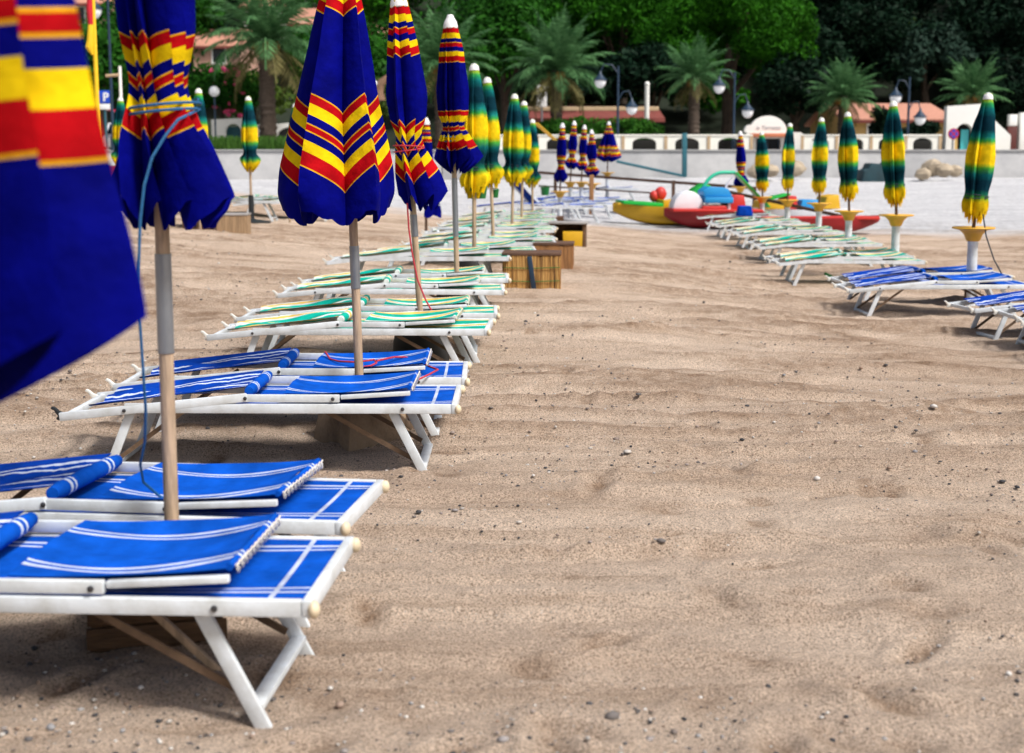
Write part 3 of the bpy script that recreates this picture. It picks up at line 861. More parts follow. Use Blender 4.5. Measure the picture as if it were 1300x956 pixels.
# ------------------------------------------------------------------ sun loungers
def make_lounger(kind, lod):
    seat, shade, back = {'blue': ('blue_seat', 'blue_shade', 'blue_back'), 'green': ('green_seat', 'green_seat', 'green_back')}[kind]
    bv = .003 if lod == 0 else 0
    root = empty('sun_lounger')
    W = .29
    for s in (-1, 1):
        r = MB().box((.155, s * W, .335), (1.55, .026, .045)).build('side_rail', 'rail', root, bv)
        a = MB().box((.165, s * (W - .004), .383), (.47, .022, .036)).build('arm_rail', 'rail', root, bv)
        q = MB().bar((-.04, s * (W + .002), .388), (-.93, s * (W + .002), .292), .024, .04).build('backrest_rail', 'rail', root, bv)
        if lod == 0:
            for par, x, z in ((a, -.045, .385), (a, .37, .383), (r, .70, .335), (q, -.62, .325)):
                bo = MB().lathe([(.009, 0), (.009, .004), (.005, .006)], 10, (0, 0, 0)).build('bolt', 'bolt', par, smooth=True)
                bo.rotation_euler = (R(90) if s < 0 else R(-90), 0, 0)
                bo.location = (x, s * (W + .0145), z)
        # hooked bracket at the head end
        pl = [(-.925, .265), (-.90, .325), (-.955, .35), (-.99, .385), (-1.02, .4), (-1.035, .375), (-1.0, .355), (-.985, .325), (-.965, .30), (-.985, .268), (-.955, .25)]
        pl = [(-.93 + (x_ + .93) * .5, .285 + (z_ - .285) * .46) for x_, z_ in pl]
        MB().prism(pl, .02, lambda x, z, t_, s=s: (x, s * (W - .03) + t_, z)).build('head_bracket', 'plastic', root, .003 if lod == 0 else 0)
        MB().bar((.65, s * (W - .03), .312), (.815, s * (W - .03), -.02), .02, .042).build('leg', 'rail', root, bv)
        MB().bar((-.60, s * (W - .03), .312), (-.735, s * (W - .03), -.02), .02, .042).build('leg', 'rail', root, bv)
        if lod == 0:
            MB().bar((.33, s * (W - .055), .31), (.755, s * (W - .055), .075), .008, .022).build('brace', 'brace', root)
            MB().bar((-.36, s * (W - .055), .31), (-.70, s * (W - .055), .06), .008, .022).build('brace', 'brace', root)
        MB().bar((.405, s * (W - .012), .388), (.735, s * (W - .012), .408), .022, .02).build('shade_rail', 'rail', root, bv)
    MB().bar((.787, -.26, .045), (.787, .26, .045), .045, .022, (1, 0, 0)).build('leg_crossbar', 'rail', root, bv)
    MB().bar((-.708, -.26, .045), (-.708, .26, .045), .045, .022, (1, 0, 0)).build('leg_crossbar', 'rail', root, bv)
    fb = MB().box((.944, 0, .335), (.026, 2 * W + .028, .045)).build('foot_rail', 'rail', root, bv)
    if lod < 2:
        for s in (-1, 1):
            MB().ball((.962, s * (W + .004), .333), (.017, .022, .024), 12, 6).build('corner_cap', 'cream_cap', fb, smooth=True)
    hb = MB().bar((-.90, -W, .292), (-.90, W, .292), .026, .03, (1, 0, 0)).build('head_rail', 'rail', root, bv)

    def sheet(name, mat, x0, x1, hw, zf, n=30, m=14, th=.003):
        P, UV = [], []
        for i in range(n + 1):
            x = x0 + (x1 - x0) * i / n
            P.append([(x, -hw + 2 * hw * j / m, zf(i / n, j / m)) for j in range(m + 1)])
            UV.append([(i / n, j / m) for j in range(m + 1)])
        b = MB().grid(P, UV)
        b.grid([[(q[0], q[1], q[2] - th) for q in row] for row in P][::-1], UV[::-1])
        return b.build(name, mat, root, smooth=True, ang=80)
    n = 30 if lod == 0 else 10
    sheet('seat_cloth', seat, -.1, .93, W - .016, lambda u, v: .353 - .02 * math.sin(math.pi * u) * math.sin(math.pi * v), n)
    rs = random.Random(5 if kind == 'blue' else 6)
    ph = [rs.uniform(0, 6) for _ in range(6)]

    def wavy(u, v):
        e = math.sin(math.pi * min(1, max(0, v)))
        w = .018 * math.sin(u * 7 + v * 5 + ph[0]) + .012 * math.sin(v * 17 - u * 6 + ph[1]) + .008 * math.sin(u * 15 + v * 9 + ph[2])
        return .318 + .088 * u + .030 - .02 * e + w * e * (1 - u * .5)
    sheet('backrest_cloth', back, -.80, -.06, W - .018, wavy, n * 1, 22 if lod == 0 else 10)

    def shade_z(u, v):
        return .383 + .028 * u - .046 * math.sin(math.pi * u) ** .8 * (.35 + .65 * math.sin(math.pi * v)) + .012 * (1 - abs(2 * v - 1)) + .006 * math.sin(v * 19 + u * 3) * math.sin(math.pi * u) + .024
    sc_ = sheet('sunshade_cloth', shade, .13, .725, W - .018, shade_z, n, 20 if lod == 0 else 10)
    # rolled cloth end over its bar, laced
    MB().tube([(.728, -(W - .04) + (2 * W - .08) * k / 10, .431 + .002 * math.sin(k * 2.1)) for k in range(11)], .011, 8).build('sunshade_bar', shade, sc_, smooth=True)
    if lod == 0:
        pts = []
        for k in range(49):
            y = -(W - .045) + (2 * W - .09) * k / 48
            pts.append((.745 + .006 * math.sin(k * 1.57), y, .424 + .013 * math.cos(k * 1.57)))
        MB().tube(pts, .0035, 5).build('lacing', 'lace', sc_, smooth=True)
    MB().tube([(-.035, -(W - .03) + (2 * W - .06) * k / 8, .412) for k in range(9)], [.022] + [.029] * 7 + [.022], 12).build('head_roll', shade, root, smooth=True)
    return root


protos = {}


def lounger(kind, lod, x, y, rz, label, group, z=None, sag=0.):
    key = (kind, lod)
    if key not in protos:
        o = protos[key] = make_lounger(kind, lod)
    else:
        o = copy_tree(protos[key])
    o.location = (x, y, g(x, y) if z is None else z)
    jr = random.Random(label)
    o.rotation_euler = (jr.uniform(-.012, .012), sag + jr.uniform(-.012, .012), rz + (jr.uniform(-.05, .05) if y > 8.5 else 0))
    tag(o, label, 'sun lounger', group)
    return o


GL = 'sun loungers in pairs along the near row'
lounger('blue', 0, -1.455, 3.74, R(-4), 'blue striped lounger closest to the camera, cropped by the picture edge', GL, 0)
lounger('blue', 0, -1.45, 4.56, R(-7), 'blue striped lounger on the far side of the corded umbrella pole', GL, 0)
lounger('blue', 0, -1.22, 6.55, R(0), 'blue lounger in the second pair, in front of the pole, concrete block beneath', GL, 0)
lb = bpy.data.objects['sun_lounger.002']
for ch in lb.children:
    if ch.name.startswith('head_bracket'):
        vy = sum(v.co.y for v in ch.data.vertices)
        if vy < 0:
            ch.material_slots[0].link = 'OBJECT'; ch.material_slots[0].material = M['black']
            ch['label'] = 'black bracket'
lounger('blue', 0, -1.21, 7.38, R(1), 'blue lounger behind the second pole with a red cord lying across it', GL, 0)
lounger('green', 0, -1.10, 9.15, R(-1), 'turquoise striped lounger just beyond the blue pairs, in front of its pole', GL, .04)
lounger('green', 0, -1.07, 9.92, R(1), 'turquoise striped lounger where the red rope of an umbrella ends', GL, .06)
lounger('green', 0, -1.03, 11.4, R(0), 'turquoise striped lounger in front of the slim blue umbrella', GL, .09)
lounger('green', 0, -.99, 12.12, R(1), 'turquoise striped lounger behind the slim blue umbrella', GL, .11)
lounger('green', 1, -.98, 14.1, R(-1), 'turquoise striped lounger level with the reed clad box', GL, .17)
lounger('green', 1, -.7, 14.95, R(2), 'turquoise striped lounger just behind the reed clad box', GL, .18)
lounger('green', 1, -.42, 16.8, R(-1), 'turquoise striped lounger level with the plain wooden box', GL)
lounger('green', 1, -.4, 17.8, R(1), 'turquoise striped lounger just behind the plain wooden box', GL)
lounger('green', 1, -.35, 19.6, R(0), 'turquoise striped lounger in front of the ruffled umbrella', GL)
lounger('green', 1, -.3, 20.5, R(2), 'turquoise striped lounger behind the ruffled umbrella', GL)
lounger('green', 2, -.25, 22.2, R(-2), 'far turquoise striped lounger beside the white topped crate table', GL)
lounger('green', 2, -.2, 23.1, R(0), 'far turquoise striped lounger behind the white topped crate table', GL)
lounger('green', 2, -.12, 25.1, R(0), 'farthest turquoise striped lounger of the near row, by the dark boards', GL)
GL2 = 'sun loungers along the pedestal row'
rr = [('blue', 0, 5.15, 11.35, 2, 'blue lounger at the picture edge nearest in the pedestal row', None),
      ('blue', 0, 5.0, 12.15, 4, 'blue lounger behind the nearest one of the pedestal row, bracket upright', None),
      ('blue', 0, 4.38, 13.95, 0, 'blue lounger in front of the nearest pedestal', None),
      ('blue', 0, 4.55, 14.95, 2, 'blue lounger behind the nearest pedestal', None),
      ('green', 1, 4.36, 17.5, 0, 'cream striped lounger in front of the second pedestal, green hose beneath', None),
      ('green', 1, 4.45, 18.3, 2, 'cream striped lounger behind the second pedestal', None),
      ('green', 1, 4.75, 20.9, -1, 'cream striped lounger in front of the third pedestal', None),
      ('green', 1, 4.8, 21.75, 1, 'cream striped lounger behind the third pedestal', None),
      ('green', 1, 5.0, 24.3, 0, 'cream striped lounger in front of the fourth pedestal', None),
      ('green', 2, 5.0, 25.2, 2, 'cream striped lounger behind the fourth pedestal', None),
      ('green', 2, 5.1, 27.6, -1, 'cream striped lounger in front of the fifth pedestal', None),
      ('green', 2, 5.12, 28.5, 0, 'cream striped lounger behind the fifth pedestal', None),
      ('green', 2, 5.2, 31.1, 1, 'cream striped lounger in front of the sixth pedestal, by the red pedal boat', None)]
for kd, lod, x, y, a, lab, z in rr:
    lounger(kd, lod, x, y, R(a), lab, GL2, z)
lounger('blue', 0, 5.05, 10.45, R(0), 'blue lounger of which only one bracket enters the picture', GL2)
GL3 = 'blue loungers under the far blue umbrellas'
for k, (px, Y, a) in enumerate(((650, 30.5, 0), (715, 31.5, 2), (690, 33.8, -2), (735, 34.6, 0), (705, 36, 1), (752, 37.4, -3), (722, 39.5, 0), (772, 43, -2))):
    x = (px - CX) / F * Y
    lounger('blue', 2, x, Y, R(a), ('far blue lounger nearest of the group in front of the blue cluster', 'far blue lounger before the drooping blue umbrella', 'far blue lounger next to the raised blue backrest',
            'far blue lounger beside the slimmest blue umbrella', 'far blue lounger between two pedestals of the cluster', 'far blue lounger beyond the brown post', 'far blue lounger deepest inside the blue cluster', 'farthest blue lounger under the half open umbrella')[k], GL3)
GL4 = 'white loungers by the seawall'
for k, (px, Y, a) in enumerate(((318, 24.6, 0), (352, 26.2, 0), (385, 26.0, 2))):
    x = (px - CX) / F * Y
    lounger('green', 2, x - .35, Y, R(a), ('white lounger behind the wooden crate by the thin pole', 'white lounger standing nearer the seawall', 'white lounger half hidden by the bell shaped umbrella')[k], GL4)

# ------------------------------------------------------------------ things standing on the sand
# concrete block at the foot of the second pole
t = empty('concrete_block', (-.80, 7.02, g(-.8, 7)), R(38), 'rough stained concrete block weighing down the second umbrella pole', 'umbrella base', 'weights at the feet of the umbrellas')
MB().box((0, 0, .09), (.42, .4, .32), None, .76).build('block', 'concrete_block', t, .012)
MB().bar((-.02, -.2, .26), (.16, -.24, .1), .02, .03).build('stay', 'wood_pole', t, .003)
t = empty('wooden_block', (-1.15, 4.2, 0), R(14), 'dark brown boarded box in the shade of the closest loungers', 'umbrella base', 'weights at the feet of the umbrellas')
MB().box((0, 0, .08), (.42, .4, .3), None, .9).build('box', 'wood_block', t, .008)
for k in range(4):
    MB().box((0, -.203 + 0, -.03 + .075 * k), (.43 - k * .008, .018, .066)).build('board', 'wood_block', t, .003)
o = MB().box((0, 0, .1), (.22, .24, .24), Matrix.Rotation(.5, 3, 'Z'), .85).build('stone_block', 'concrete_block', None, .015, loc=(-.93, 4.42, 0))
tag(o, 'tan stone block lying against the dark box under the closest loungers', 'stone block')
o = MB().bar((-.17, 0, .30), (.14, -.02, .01), .02, .022).build('plank', 'wood_pole', None, .003, loc=(-.97, 3.75, 0))
tag(o, 'thin grey wooden strip leaning under the closest lounger', 'plank')
for k, (px, Y, lab) in enumerate(((533, 9.65, 'black tub at the foot of the third umbrella pole'), (580, 11.9, 'black tub at the foot of the slim blue umbrella'), (602, 14.7, 'black tub at the foot of the umbrella with a bucket'), (626, 17.3, 'black tub at the foot of the umbrella with a cup'))):
    x = (px - CX) / F * Y
    t = empty('tub', (x, Y, g(x, Y)), 0, lab, 'umbrella base', 'weights at the feet of the umbrellas')
    MB().lathe([(.21, -.04), (.2, .15), (.175, .27), (.15, .29), (.05, .29)], 18).build('tub_body', 'tub', t, smooth=True)
    MB().tube([(.165 * math.cos(a), .165 * math.sin(a), .282) for a in np.linspace(0, 6.2832, 25)], .012, 6).build('rim', 'tub', t, smooth=True)


def reed_bin(px, Y, w, h, dp, label, mats, strap=True, rz=0., taper=1.):
    x = (px - CX) / F * Y
    t = empty('reed_box', (x, Y + dp / 2, g(x, Y) - .02), rz, label, 'box', 'boxes along the near row')
    b = MB()
    n = 26 if mats[0] == 'reed' else 9
    rs = random.Random(int(px))
    for sy in (-1, 1):
        for k in range(n):
            xx = -w / 2 + w * (k + .5) / n
            ang = rs.uniform(-.03, .03)
            b.box((xx, sy * dp / 2, h / 2 + rs.uniform(-.01, .01)), (w / n * .97, .018 + rs.uniform(0, .012), h + rs.uniform(-.02, .02)), Matrix.Rotation(ang, 3, 'Y'))
    for sx in (-1, 1):
        for k in range(n // 2):
            yy = -dp / 2 + dp * (k + .5) / (n // 2)
            b.box((sx * w / 2, yy, h / 2), (.02 + rs.uniform(0, .01), dp / (n // 2) * .97, h + rs.uniform(-.02, .02)), Matrix.Rotation(rs.uniform(-.03, .03), 3, 'X'))
    b.build('reed_side', mats[0], t)
    MB().box((0, 0, h + .012), (w + .04, dp + .04, .03)).build('lid', mats[1], t, .004)
    if strap:
        MB().bar((-.02, -dp / 2 - .025, h - .01), (.03, -dp / 2 - .03, .02), .05, .012, (1, 0, 0)).build('strap', 'lamp_metal', t, .002)
        for z in (.33 * h, .68 * h):
            MB().tube([(-w / 2 - .01, -dp / 2 - .024, z), (0, -dp / 2 - .024, z - .008), (w / 2 + .01, -dp / 2 - .024, z + .004)], .004, 5).build('binding_wire', 'green_bin', t)
    return t


reed_bin(676, 14.0, .58, .40, .42, 'reed clad box with a dark lid and grey strap, nearest of the row of boxes', ('reed', 'brown_top'), True, R(-3))
reed_bin(704, 16.4, .45, .36, .42, 'plain wooden box with a brown lid behind the reed clad box', ('wood_brown', 'brown_top'), False, R(-4)) if False else None
M['wood_brown'] = mk('brown planks', (.36, .17, .06), .75, .5, 5, .3, 20, stretch=(8, 8, .8))
M['wood_grey'] = mk('grey brown logs', (.42, .28, .16), .85, .5, 5, .3, 20, stretch=(10, 10, .6))
reed_bin(704, 16.4, .46, .36, .42, 'plain wooden box with a brown lid behind the reed clad box', ('wood_brown', 'brown_top'), False, R(-4))
reed_bin(294, 20.3, .44, .33, .4, 'wooden crate with a pale lid standing alone before the seawall', ('wood_grey', 'board_top'), False, R(3))
reed_bin(252, 20.6, .42, .34, .4, 'dark crate half covered by the hanging blue umbrella cloth', ('wood_block', 'brown_top'), False, R(-6))
reed_bin(698, 26.0, .5, .3, .4, 'dark brown box standing farthest in the row of boxes', ('wood_block', 'brown_top'), False)
reed_bin(675, 24.0, .6, .26, .5, 'low dark box between the loungers and the far boxes', ('wood_block', 'brown_top'), False)
# crate table
x = (722 - CX) / F * 21.3
t = empty('crate_table', (x, 21.5, g(x, 21.5)), R(-6), 'dark legged crate table with a white top and yellow crate inside', 'table', 'boxes along the near row')
MB().box((0, 0, .40), (.64, .5, .03)).build('table_top', 'board_top', t, .005)
for sx in (-1, 1):
    MB().box((sx * .26, 0, .19), (.05, .42, .39)).build('side_panel', 'wood_block', t, .005)
MB().box((0, .18, .19), (.46, .03, .36)).build('back_panel', 'wood_block', t)
o = MB().box((.06, -.05, .14), (.3, .3, .26), None, 1.05).build('crate', 'boat_yellow', None, .01, loc=(x, 21.45, g(x, 21.5) + .0))
tag(o, 'yellow plastic crate standing inside the dark legged table', 'crate')


# green bucket and cup on the poles, deck chair, towel
def bucket(px, py, Y, r, h, nm, label, cat):
    p = at(px, py, Y)
    t = empty(nm, p, 0, label, cat)
    MB().lathe([(r * .8, 0), (r, h), (r * 1.06, h), (r * 1.06, h + .015), (r * .95, h + .015), (r * .9, h - .02), (r * .76, .01)], 18).build('body', 'green_bin', t, smooth=True, ang=50)
    MB().tube([(r * math.cos(a), .0, h + r * .5 * math.sin(a)) for a in np.linspace(0, math.pi, 12)], .006, 6).build('handle', 'green_bin', t, smooth=True)


bucket(605, 252, 14.75, .125, .16, 'bucket', 'green bucket fixed to an umbrella pole', 'bucket')
bucket(628, 251, 17.3, .055, .09, 'cup', 'small green cup clipped to an umbrella pole', 'cup')
bucket(692, 248, 35.5, .12, .2, 'bin', 'small bin standing on the pale gravel before the blue loungers', 'bin')

x = (576 - CX) / F * 18.2
t = empty('deck_chair', (x, 18.2, g(x, 18.2)), R(4), 'blue deck chair with a white frame seen from the back', 'deck chair')
for s in (-1, 1):
    MB().bar((s * .21, 0, 0), (s * .21, .16, .44), .025, .03).build('back_leg', 'rail', t, .003)
    MB().bar((s * .21, .28, 0), (s * .21, .1, .3), .025, .03).build('front_leg', 'rail', t, .003)
MB().bar((-.22, .15, .43), (.22, .15, .43), .03, .03, (0, 1, 0)).build('top_rail', 'rail', t, .003)
MB().bar((-.22, .02, .08), (.22, .02, .08), .025, .025, (0, 1, 0)).build('bottom_rail', 'rail', t, .003)
MB().bar((-.22, .10, .37), (.22, .10, .37), .025, .025, (0, 1, 0)).build('back_rail', 'rail', t, .003)
MB().bar((0, .03, .10), (0, .12, .36), .37, .012, (1, 0, 0)).build('back_cloth', 'blue_seat', t)
MB().bar((0, .14, .25), (0, .45, .27), .37, .02, (1, 0, 0)).build('seat_cloth', 'blue_seat', t)
P, UV = [], []
for i in range(15):
    u = i / 14
    P.append([(-.12 + .24 * j / 10 + .012 * math.sin(u * 5 + j), .012 * math.sin(j * 1.1 + u * 2) + .03 * math.sin(u * 3), -.34 * u - .02 * math.sin(j * .8)) for j in range(11)])
    UV.append([(j / 10, u) for j in range(11)])
b = MB().grid(P, UV)
b.grid([[(q[0], q[1] + .006, q[2]) for q in r_] for r_ in P][::-1], UV[::-1])
o = b.build('towel', 'towel', None, smooth=True, loc=at(549, 246, 20.))
tag(o, 'blue towel with white stripes hanging behind the red tied umbrella', 'towel')

# deck chair with raised back in the far group
x = (690 - CX) / F * 32.
t = empty('deck_chair', (x, 32., g(x, 32.)), R(25), 'blue lounger with its backrest raised steeply on the pale gravel', 'deck chair')
for s in (-1, 1):
    MB().bar((-.2, s * .28, .34), (-.85, s * .28, 1.0), .04, .05).build('backrest_rail', 'rail', t)
    MB().bar((-.3, s * .28, .34), (1.0, s * .28, .34), .04, .05).build('side_rail', 'rail', t)
    MB().bar((.7, s * .26, .34), (.85, s * .26, 0), .03, .05).build('leg', 'rail', t)
    MB().bar((-.2, s * .26, .34), (-.35, s * .26, 0), .03, .05).build('leg', 'rail', t)
MB().bar((-.2, 0, .345), (-.83, 0, .99), .5, .015).build('backrest_cloth', 'blue_back', t)
MB().bar((-.2, 0, .345), (.95, 0, .345), .5, .015).build('seat_cloth', 'blue_seat', t)

# cords on the second pair
pts = []
for px, py, yy, z in ((413, 449, 7.5, .45), (419, 458, 7.4, .44), (430, 461, 7.3, .43), (452, 462, 7.25, .43), (475, 459, 7.28, .43), (478, 463, 7.2, .43), (470, 467, 7.15, .42), (462, 468, 7.15, .42)):
    q = at(px, py, yy); pts.append((q.x, yy, q.z + .01))
pts2 = []
for px, py, yy in ((478, 461, 7.25), (500, 456, 7.4), (514, 456, 7.45), (530, 461, 7.4), (545, 468, 7.3), (556, 472, 7.2), (545, 478, 7.08), (526, 487, 7.0)):
    q = at(px, py, yy); pts2.append((q.x, yy, q.z + .012))
o = MB().tube(pts, .0055, 6).tube(pts2, .0055, 6).build('rope', 'cord_red', smooth=True)
tag(o, 'thin red rope lying curled over the blue cloth behind the second pole', 'rope')
pts = [(4.05 + .1 * k, 17.3 + .03 * math.sin(k), -.10 + .005 + (.16 * (1 - k / 3) if k < 3 else 0)) for k in range(8)]
o = MB().tube(pts, .02, 8).build('hose', 'green_bin', smooth=True)
tag(o, 'green hose lying on the sand under a lounger', 'hose')


# ------------------------------------------------------------------ boats
def hull(b, x0, x1, beam, h, y=0., bow=.35, z=0., stern=.1, n=14, m=12):
    rings = []
    for i in range(n + 1):
        u = i / n
        x = x0 + (x1 - x0) * u
        w = min(1, (u / .35 if u < .35 else 1) ** .6 + .02) if bow else 1
        w = max(.04, math.sin(min(1, u / .45) * math.pi / 2)) * (1 - stern * max(0, (u - .7) / .3))
        keel = z + h * .75 * max(0, 1 - u / .4) ** 2.2
        top = z + h * (1 + .18 * max(0, 1 - u / .4) ** 1.5)
        ring = []
        for k in range(m + 1):
            a = math.pi * k / m
            yy = y + beam / 2 * w * math.copysign(abs(math.cos(a)) ** .55, math.cos(a))
            zz = top - (top - keel) * math.sin(a) ** .7
            ring.append((x, yy, zz))
        rings.append(ring)
    b.loft(rings)
    return b


GBT = 'pedal boats drawn up on the beach'
q = at(835, 286, 32.5)
t = empty('pedal_boat', (q.x, 32.7, g(q.x, 32.7)), R(8), 'yellow hulled pedal boat with green deck, pointing away from the pedestals', 'pedal boat', GBT)
hull(MB(), -1.1, 2.0, 1.3, .44, 0, z=.03).build('hull', 'boat_yellow', t, smooth=True, ang=50)
MB().prism([(-1.05, .51), (-.4, .475), (-.4, .52), (-1.02, .57)], .55).build('bow_cap', 'boat_yellow', t, .01)
MB().prism([(-.95, .55), (-.25, .485), (.05, .475), (.05, .56), (-.25, .585), (-.93, .62)], .9).build('deck', 'boat_green', t, .015)
MB().prism([(.05, .47), (.55, .47), (.55, .66), (.3, .62), (.05, .64)], .8).build('foot_well', 'boat_yellow', t, .02)
MB().prism([(.45, .47), (1.5, .47), (1.5, .55), (.9, .6), (.45, .64)], 1.0).build('seat_base', 'boat_white', t, .02)
MB().prism([(.66, .6), (1.2, .6), (1.25, .98), (1.12, 1.02), (.9, .9)], .6).build('backrest', 'boat_green', t, .02)
q = at(900, 290, 31.3)
t = empty('pedal_boat', (q.x, 31.5, g(q.x, 31.5)), R(6), 'red pedal boat with white dome, blue seats and a green slide', 'pedal boat', GBT)
hull(MB(), -1.05, 1.3, 1.2, .40, 0, z=.02).build('hull', 'boat_red', t, smooth=True, ang=50)
MB().prism([(-.95, .43), (1.2, .42), (1.2, .47), (-.92, .5)], .95).build('deck', 'boat_red2', t, .015)
MB().prism([(-.52 + .37 * math.cos(a), .48 + .42 * math.sin(a)) for a in np.linspace(0, math.pi, 18)], .5).build('dome', 'boat_white', t, .03, seg=3)
MB().prism([(-.17, .62), (.5, .62), (.5, .76), (-.17, .76)], .8).build('bench', 'boat_blue', t, .02)
MB().prism([(-.17, .765), (.5, .765), (.4, .95), (.3, .98), (-.05, 1.0), (-.2, .9)], .6).build('backrest', 'boat_blue', t, .02)
for x_ in (-.1, .42):
    MB().bar((x_, .3, .48), (x_, .3, .64), .06, .06).build('bench_leg', 'boat_white', t)
    MB().bar((x_, -.3, .48), (x_, -.3, .64), .06, .06).build('bench_leg', 'boat_white', t)
MB().prism([(.4, .47), (.84, .47), (.78, .8), (.52, .8)], .6).build('red_seat', 'boat_red2', t, .03)
MB().prism([(-.25, .48), (.36, .48), (.33, .56), (-.2, .56)], .8).build('red_step', 'boat_red2', t, .02)
pts = [(-.1, .35, .5)] + [(.45 - .55 * math.cos(a), .35, .66 + .66 * math.sin(a)) for a in np.linspace(.1, math.pi / 2, 12)] + [(.72, .35, 1.32)]
MB().tube(pts, .045, 10).build('slide_rail', 'seafoam', t, smooth=True)
MB().bar((.72, .35, 1.32), (1.55, .35, .5), .32, .05).build('slide', 'boat_green', t, .02)
MB().tube([(.5, .3, .5), (.5, .3, 1.0), (.68, .3, 1.25)], .03, 8).build('ladder', 'boat_white', t, smooth=True)
# orange red buoy on the yellow boat
q = at(837, 246, 33.)
t = empty('life_vest', (q.x, 33., q.z), 0, 'orange red life vest lying on the yellow pedal boat', 'life vest')
MB().ball((.03, 0, 0), (.15, .12, .17), 14, 8, .05).build('vest', 'boat_red2', t, smooth=True)
MB().ball((-.13, -.02, -.06), (.12, .1, .14), 14, 8, .05).build('collar', 'boat_red2', t, smooth=True)
o = MB().box((0, 0, .11), (.36, .3, .24), None, .8).build('folded_cloths', 'blue_back', None, .03, loc=at(945, 274, 30.6), seg=3)
tag(o, 'folded blue cloths with white stripes beside the red boat seat', 'cloths')
q = at(1062, 300, 29.5)
t = empty('rowing_boat', (q.x, 29.6, g(q.x, 29.6)), R(180), 'low red boat lying behind the pedestals, bow towards the open beach', 'boat')
hull(MB(), -.95, 1.7, .9, .34, 0, z=.03).build('hull', 'boat_red', t, smooth=True, ang=50)
MB().prism([(-.9, .345), (1.6, .345), (1.6, .39), (-.88, .41)], .6).build('deck', 'boat_red2', t, .01)
q = at(1003, 272, 32.8)
t = empty('pedal_boat', (q.x, 33.2, g(q.x, 33.2)), R(8), 'pedal boat with many coloured seats behind the pedestals', 'pedal boat', GBT)
hull(MB(), -1., 1.8, 1.2, .36, 0, z=.02).build('hull', 'boat_white', t, smooth=True, ang=50)
MB().prism([(-.8, .4), (-.2, .4), (-.25, .62), (-.7, .6)], .8).build('front_seat', 'boat_yellow', t, .02)
MB().prism([(-.15, .4), (.15, .4), (.12, .72), (-.1, .72)], .7).build('red_seat', 'boat_red2', t, .02)
MB().prism([(.2, .4), (.75, .4), (.7, .62), (.25, .62)], .8).build('blue_seat', 'boat_blue', t, .02)
MB().prism([(.8, .4), (1.25, .4), (1.2, .75), (.9, .7)], .7).build('yellow_seat', 'boat_yellow', t, .02)
MB().prism([(-.5, .62), (.0, .735), (.0, .78), (-.5, .68)], .5).build('canvas_flap', 'boat_green', t, .01)

# rails across the back of the beach
t = empty('rail_fence', at(860, 240, 41.), 0, 'long rusty rail on posts crossing the pale gravel', 'railing')
o0 = t.location.copy()
for a_, b_ in ((at(684, 219, 44.), at(780, 226, 42.5)), (at(780, 226, 42.5), at(960, 239, 40.))):
    MB().bar(a_ - o0, b_ - o0, .07, .09).build('rail', 'rust', t)
MB().bar(at(684, 236, 44.) - o0, at(830, 245, 41.5) - o0, .05, .05).build('lower_rail', 'rust', t)
for px, py, Y in ((705, 221, 43.8), (855, 231, 41.3), (958, 239, 40.)):
    a_ = at(px, py - 2, Y)
    MB().bar(a_ - o0, Vector((a_.x, a_.y, g(a_.x, a_.y) - .1)) - o0, .1, .1).build('post', 'rust', t)
t = empty('post', at(751, 230, 35.9), 0, 'square brown post beside the slimmest far blue umbrella', 'post')
a_ = at(751, 222, 35.9)
MB().bar((0, 0, -.9), (0, 0, a_.z - t.location.z), .12, .12).build('shaft', 'wood_brown', t, .01)
t = empty('beam', at(990, 255, 33.), 0, 'long brown beam lying across the pedal boats', 'beam')
o0 = t.location.copy()
MB().bar(at(908, 240, 34.) - o0, at(1066, 274, 31.) - o0, .1, .08).build('timber', 'rust', t, .01)
a_ = at(1066, 272, 31.)
MB().bar(a_ - o0, Vector((a_.x, a_.y, g(a_.x, a_.y) - .1)) - o0, .09, .09).build('prop', 'rust', t)

# ------------------------------------------------------------------ seawall and promenade
YW = 58.
wz = 1.93
b = MB()
for k in range(14):
    x0 = -42 + k * 6.5
    b.box((x0 + 3.24, YW + .3, .75), (6.46, .6, 2 * (wz - .75)))
o = b.build('seawall', mk('grey seawall concrete', (.5, .5, .5), .9, .25, .7, .3, 5, c2=(.36, .36, .37)), None, .02)
tag(o, 'grey concrete seawall along the back of the beach', 'seawall')
o = MB().box((3, YW + .32, wz + .04), (91, .75, .08)).build('coping', mk('coping stone', (.36, .36, .36), .9, .2, 1), o, .01)
o = MB().box((3, 72, 1.86), (120, 27.3, .08)).build('promenade', 'paving')
tag(o, 'paved promenade above the seawall', 'promenade', kind='structure')


def balustrade(px0, px1, bays, label):
    xa, xb = (px0 - CX) / F * YW, (px1 - CX) / F * YW
    t = empty('balustrade', ((xa + xb) / 2, YW + .35, wz + .08), 0, label, 'balustrade', 'white arched balustrades on the seawall')
    L_ = xb - xa
    h = .58
    bay = L_ / bays
    b = MB()
    for k in range(bays):
        x0 = -L_ / 2 + k * bay
        aw = .56 * bay
        pts = [(x0, 0), (x0, h), (x0 + bay, h), (x0 + bay, 0), (x0 + bay / 2 + aw / 2, 0)]
        for q in range(9):
            a = math.pi * q / 8
            pts.append((x0 + bay / 2 + aw / 2 * math.cos(a), .28 + .22 * math.sin(a)))
        pts.append((x0 + bay / 2 - aw / 2, 0))
        b.prism(pts, .2)
    b.build('arcade', 'cream_wall', t)
    MB().box((0, 0, h + .03), (L_ + .1, .28, .06)).build('top_rail', 'cream_wall', t, .01)
    for k in range(bays + 1):
        MB().box((-L_ / 2 + k * bay, -.115, h / 2), (.13, .05, h - .01)).build('pilaster', 'beige', t)
    return t


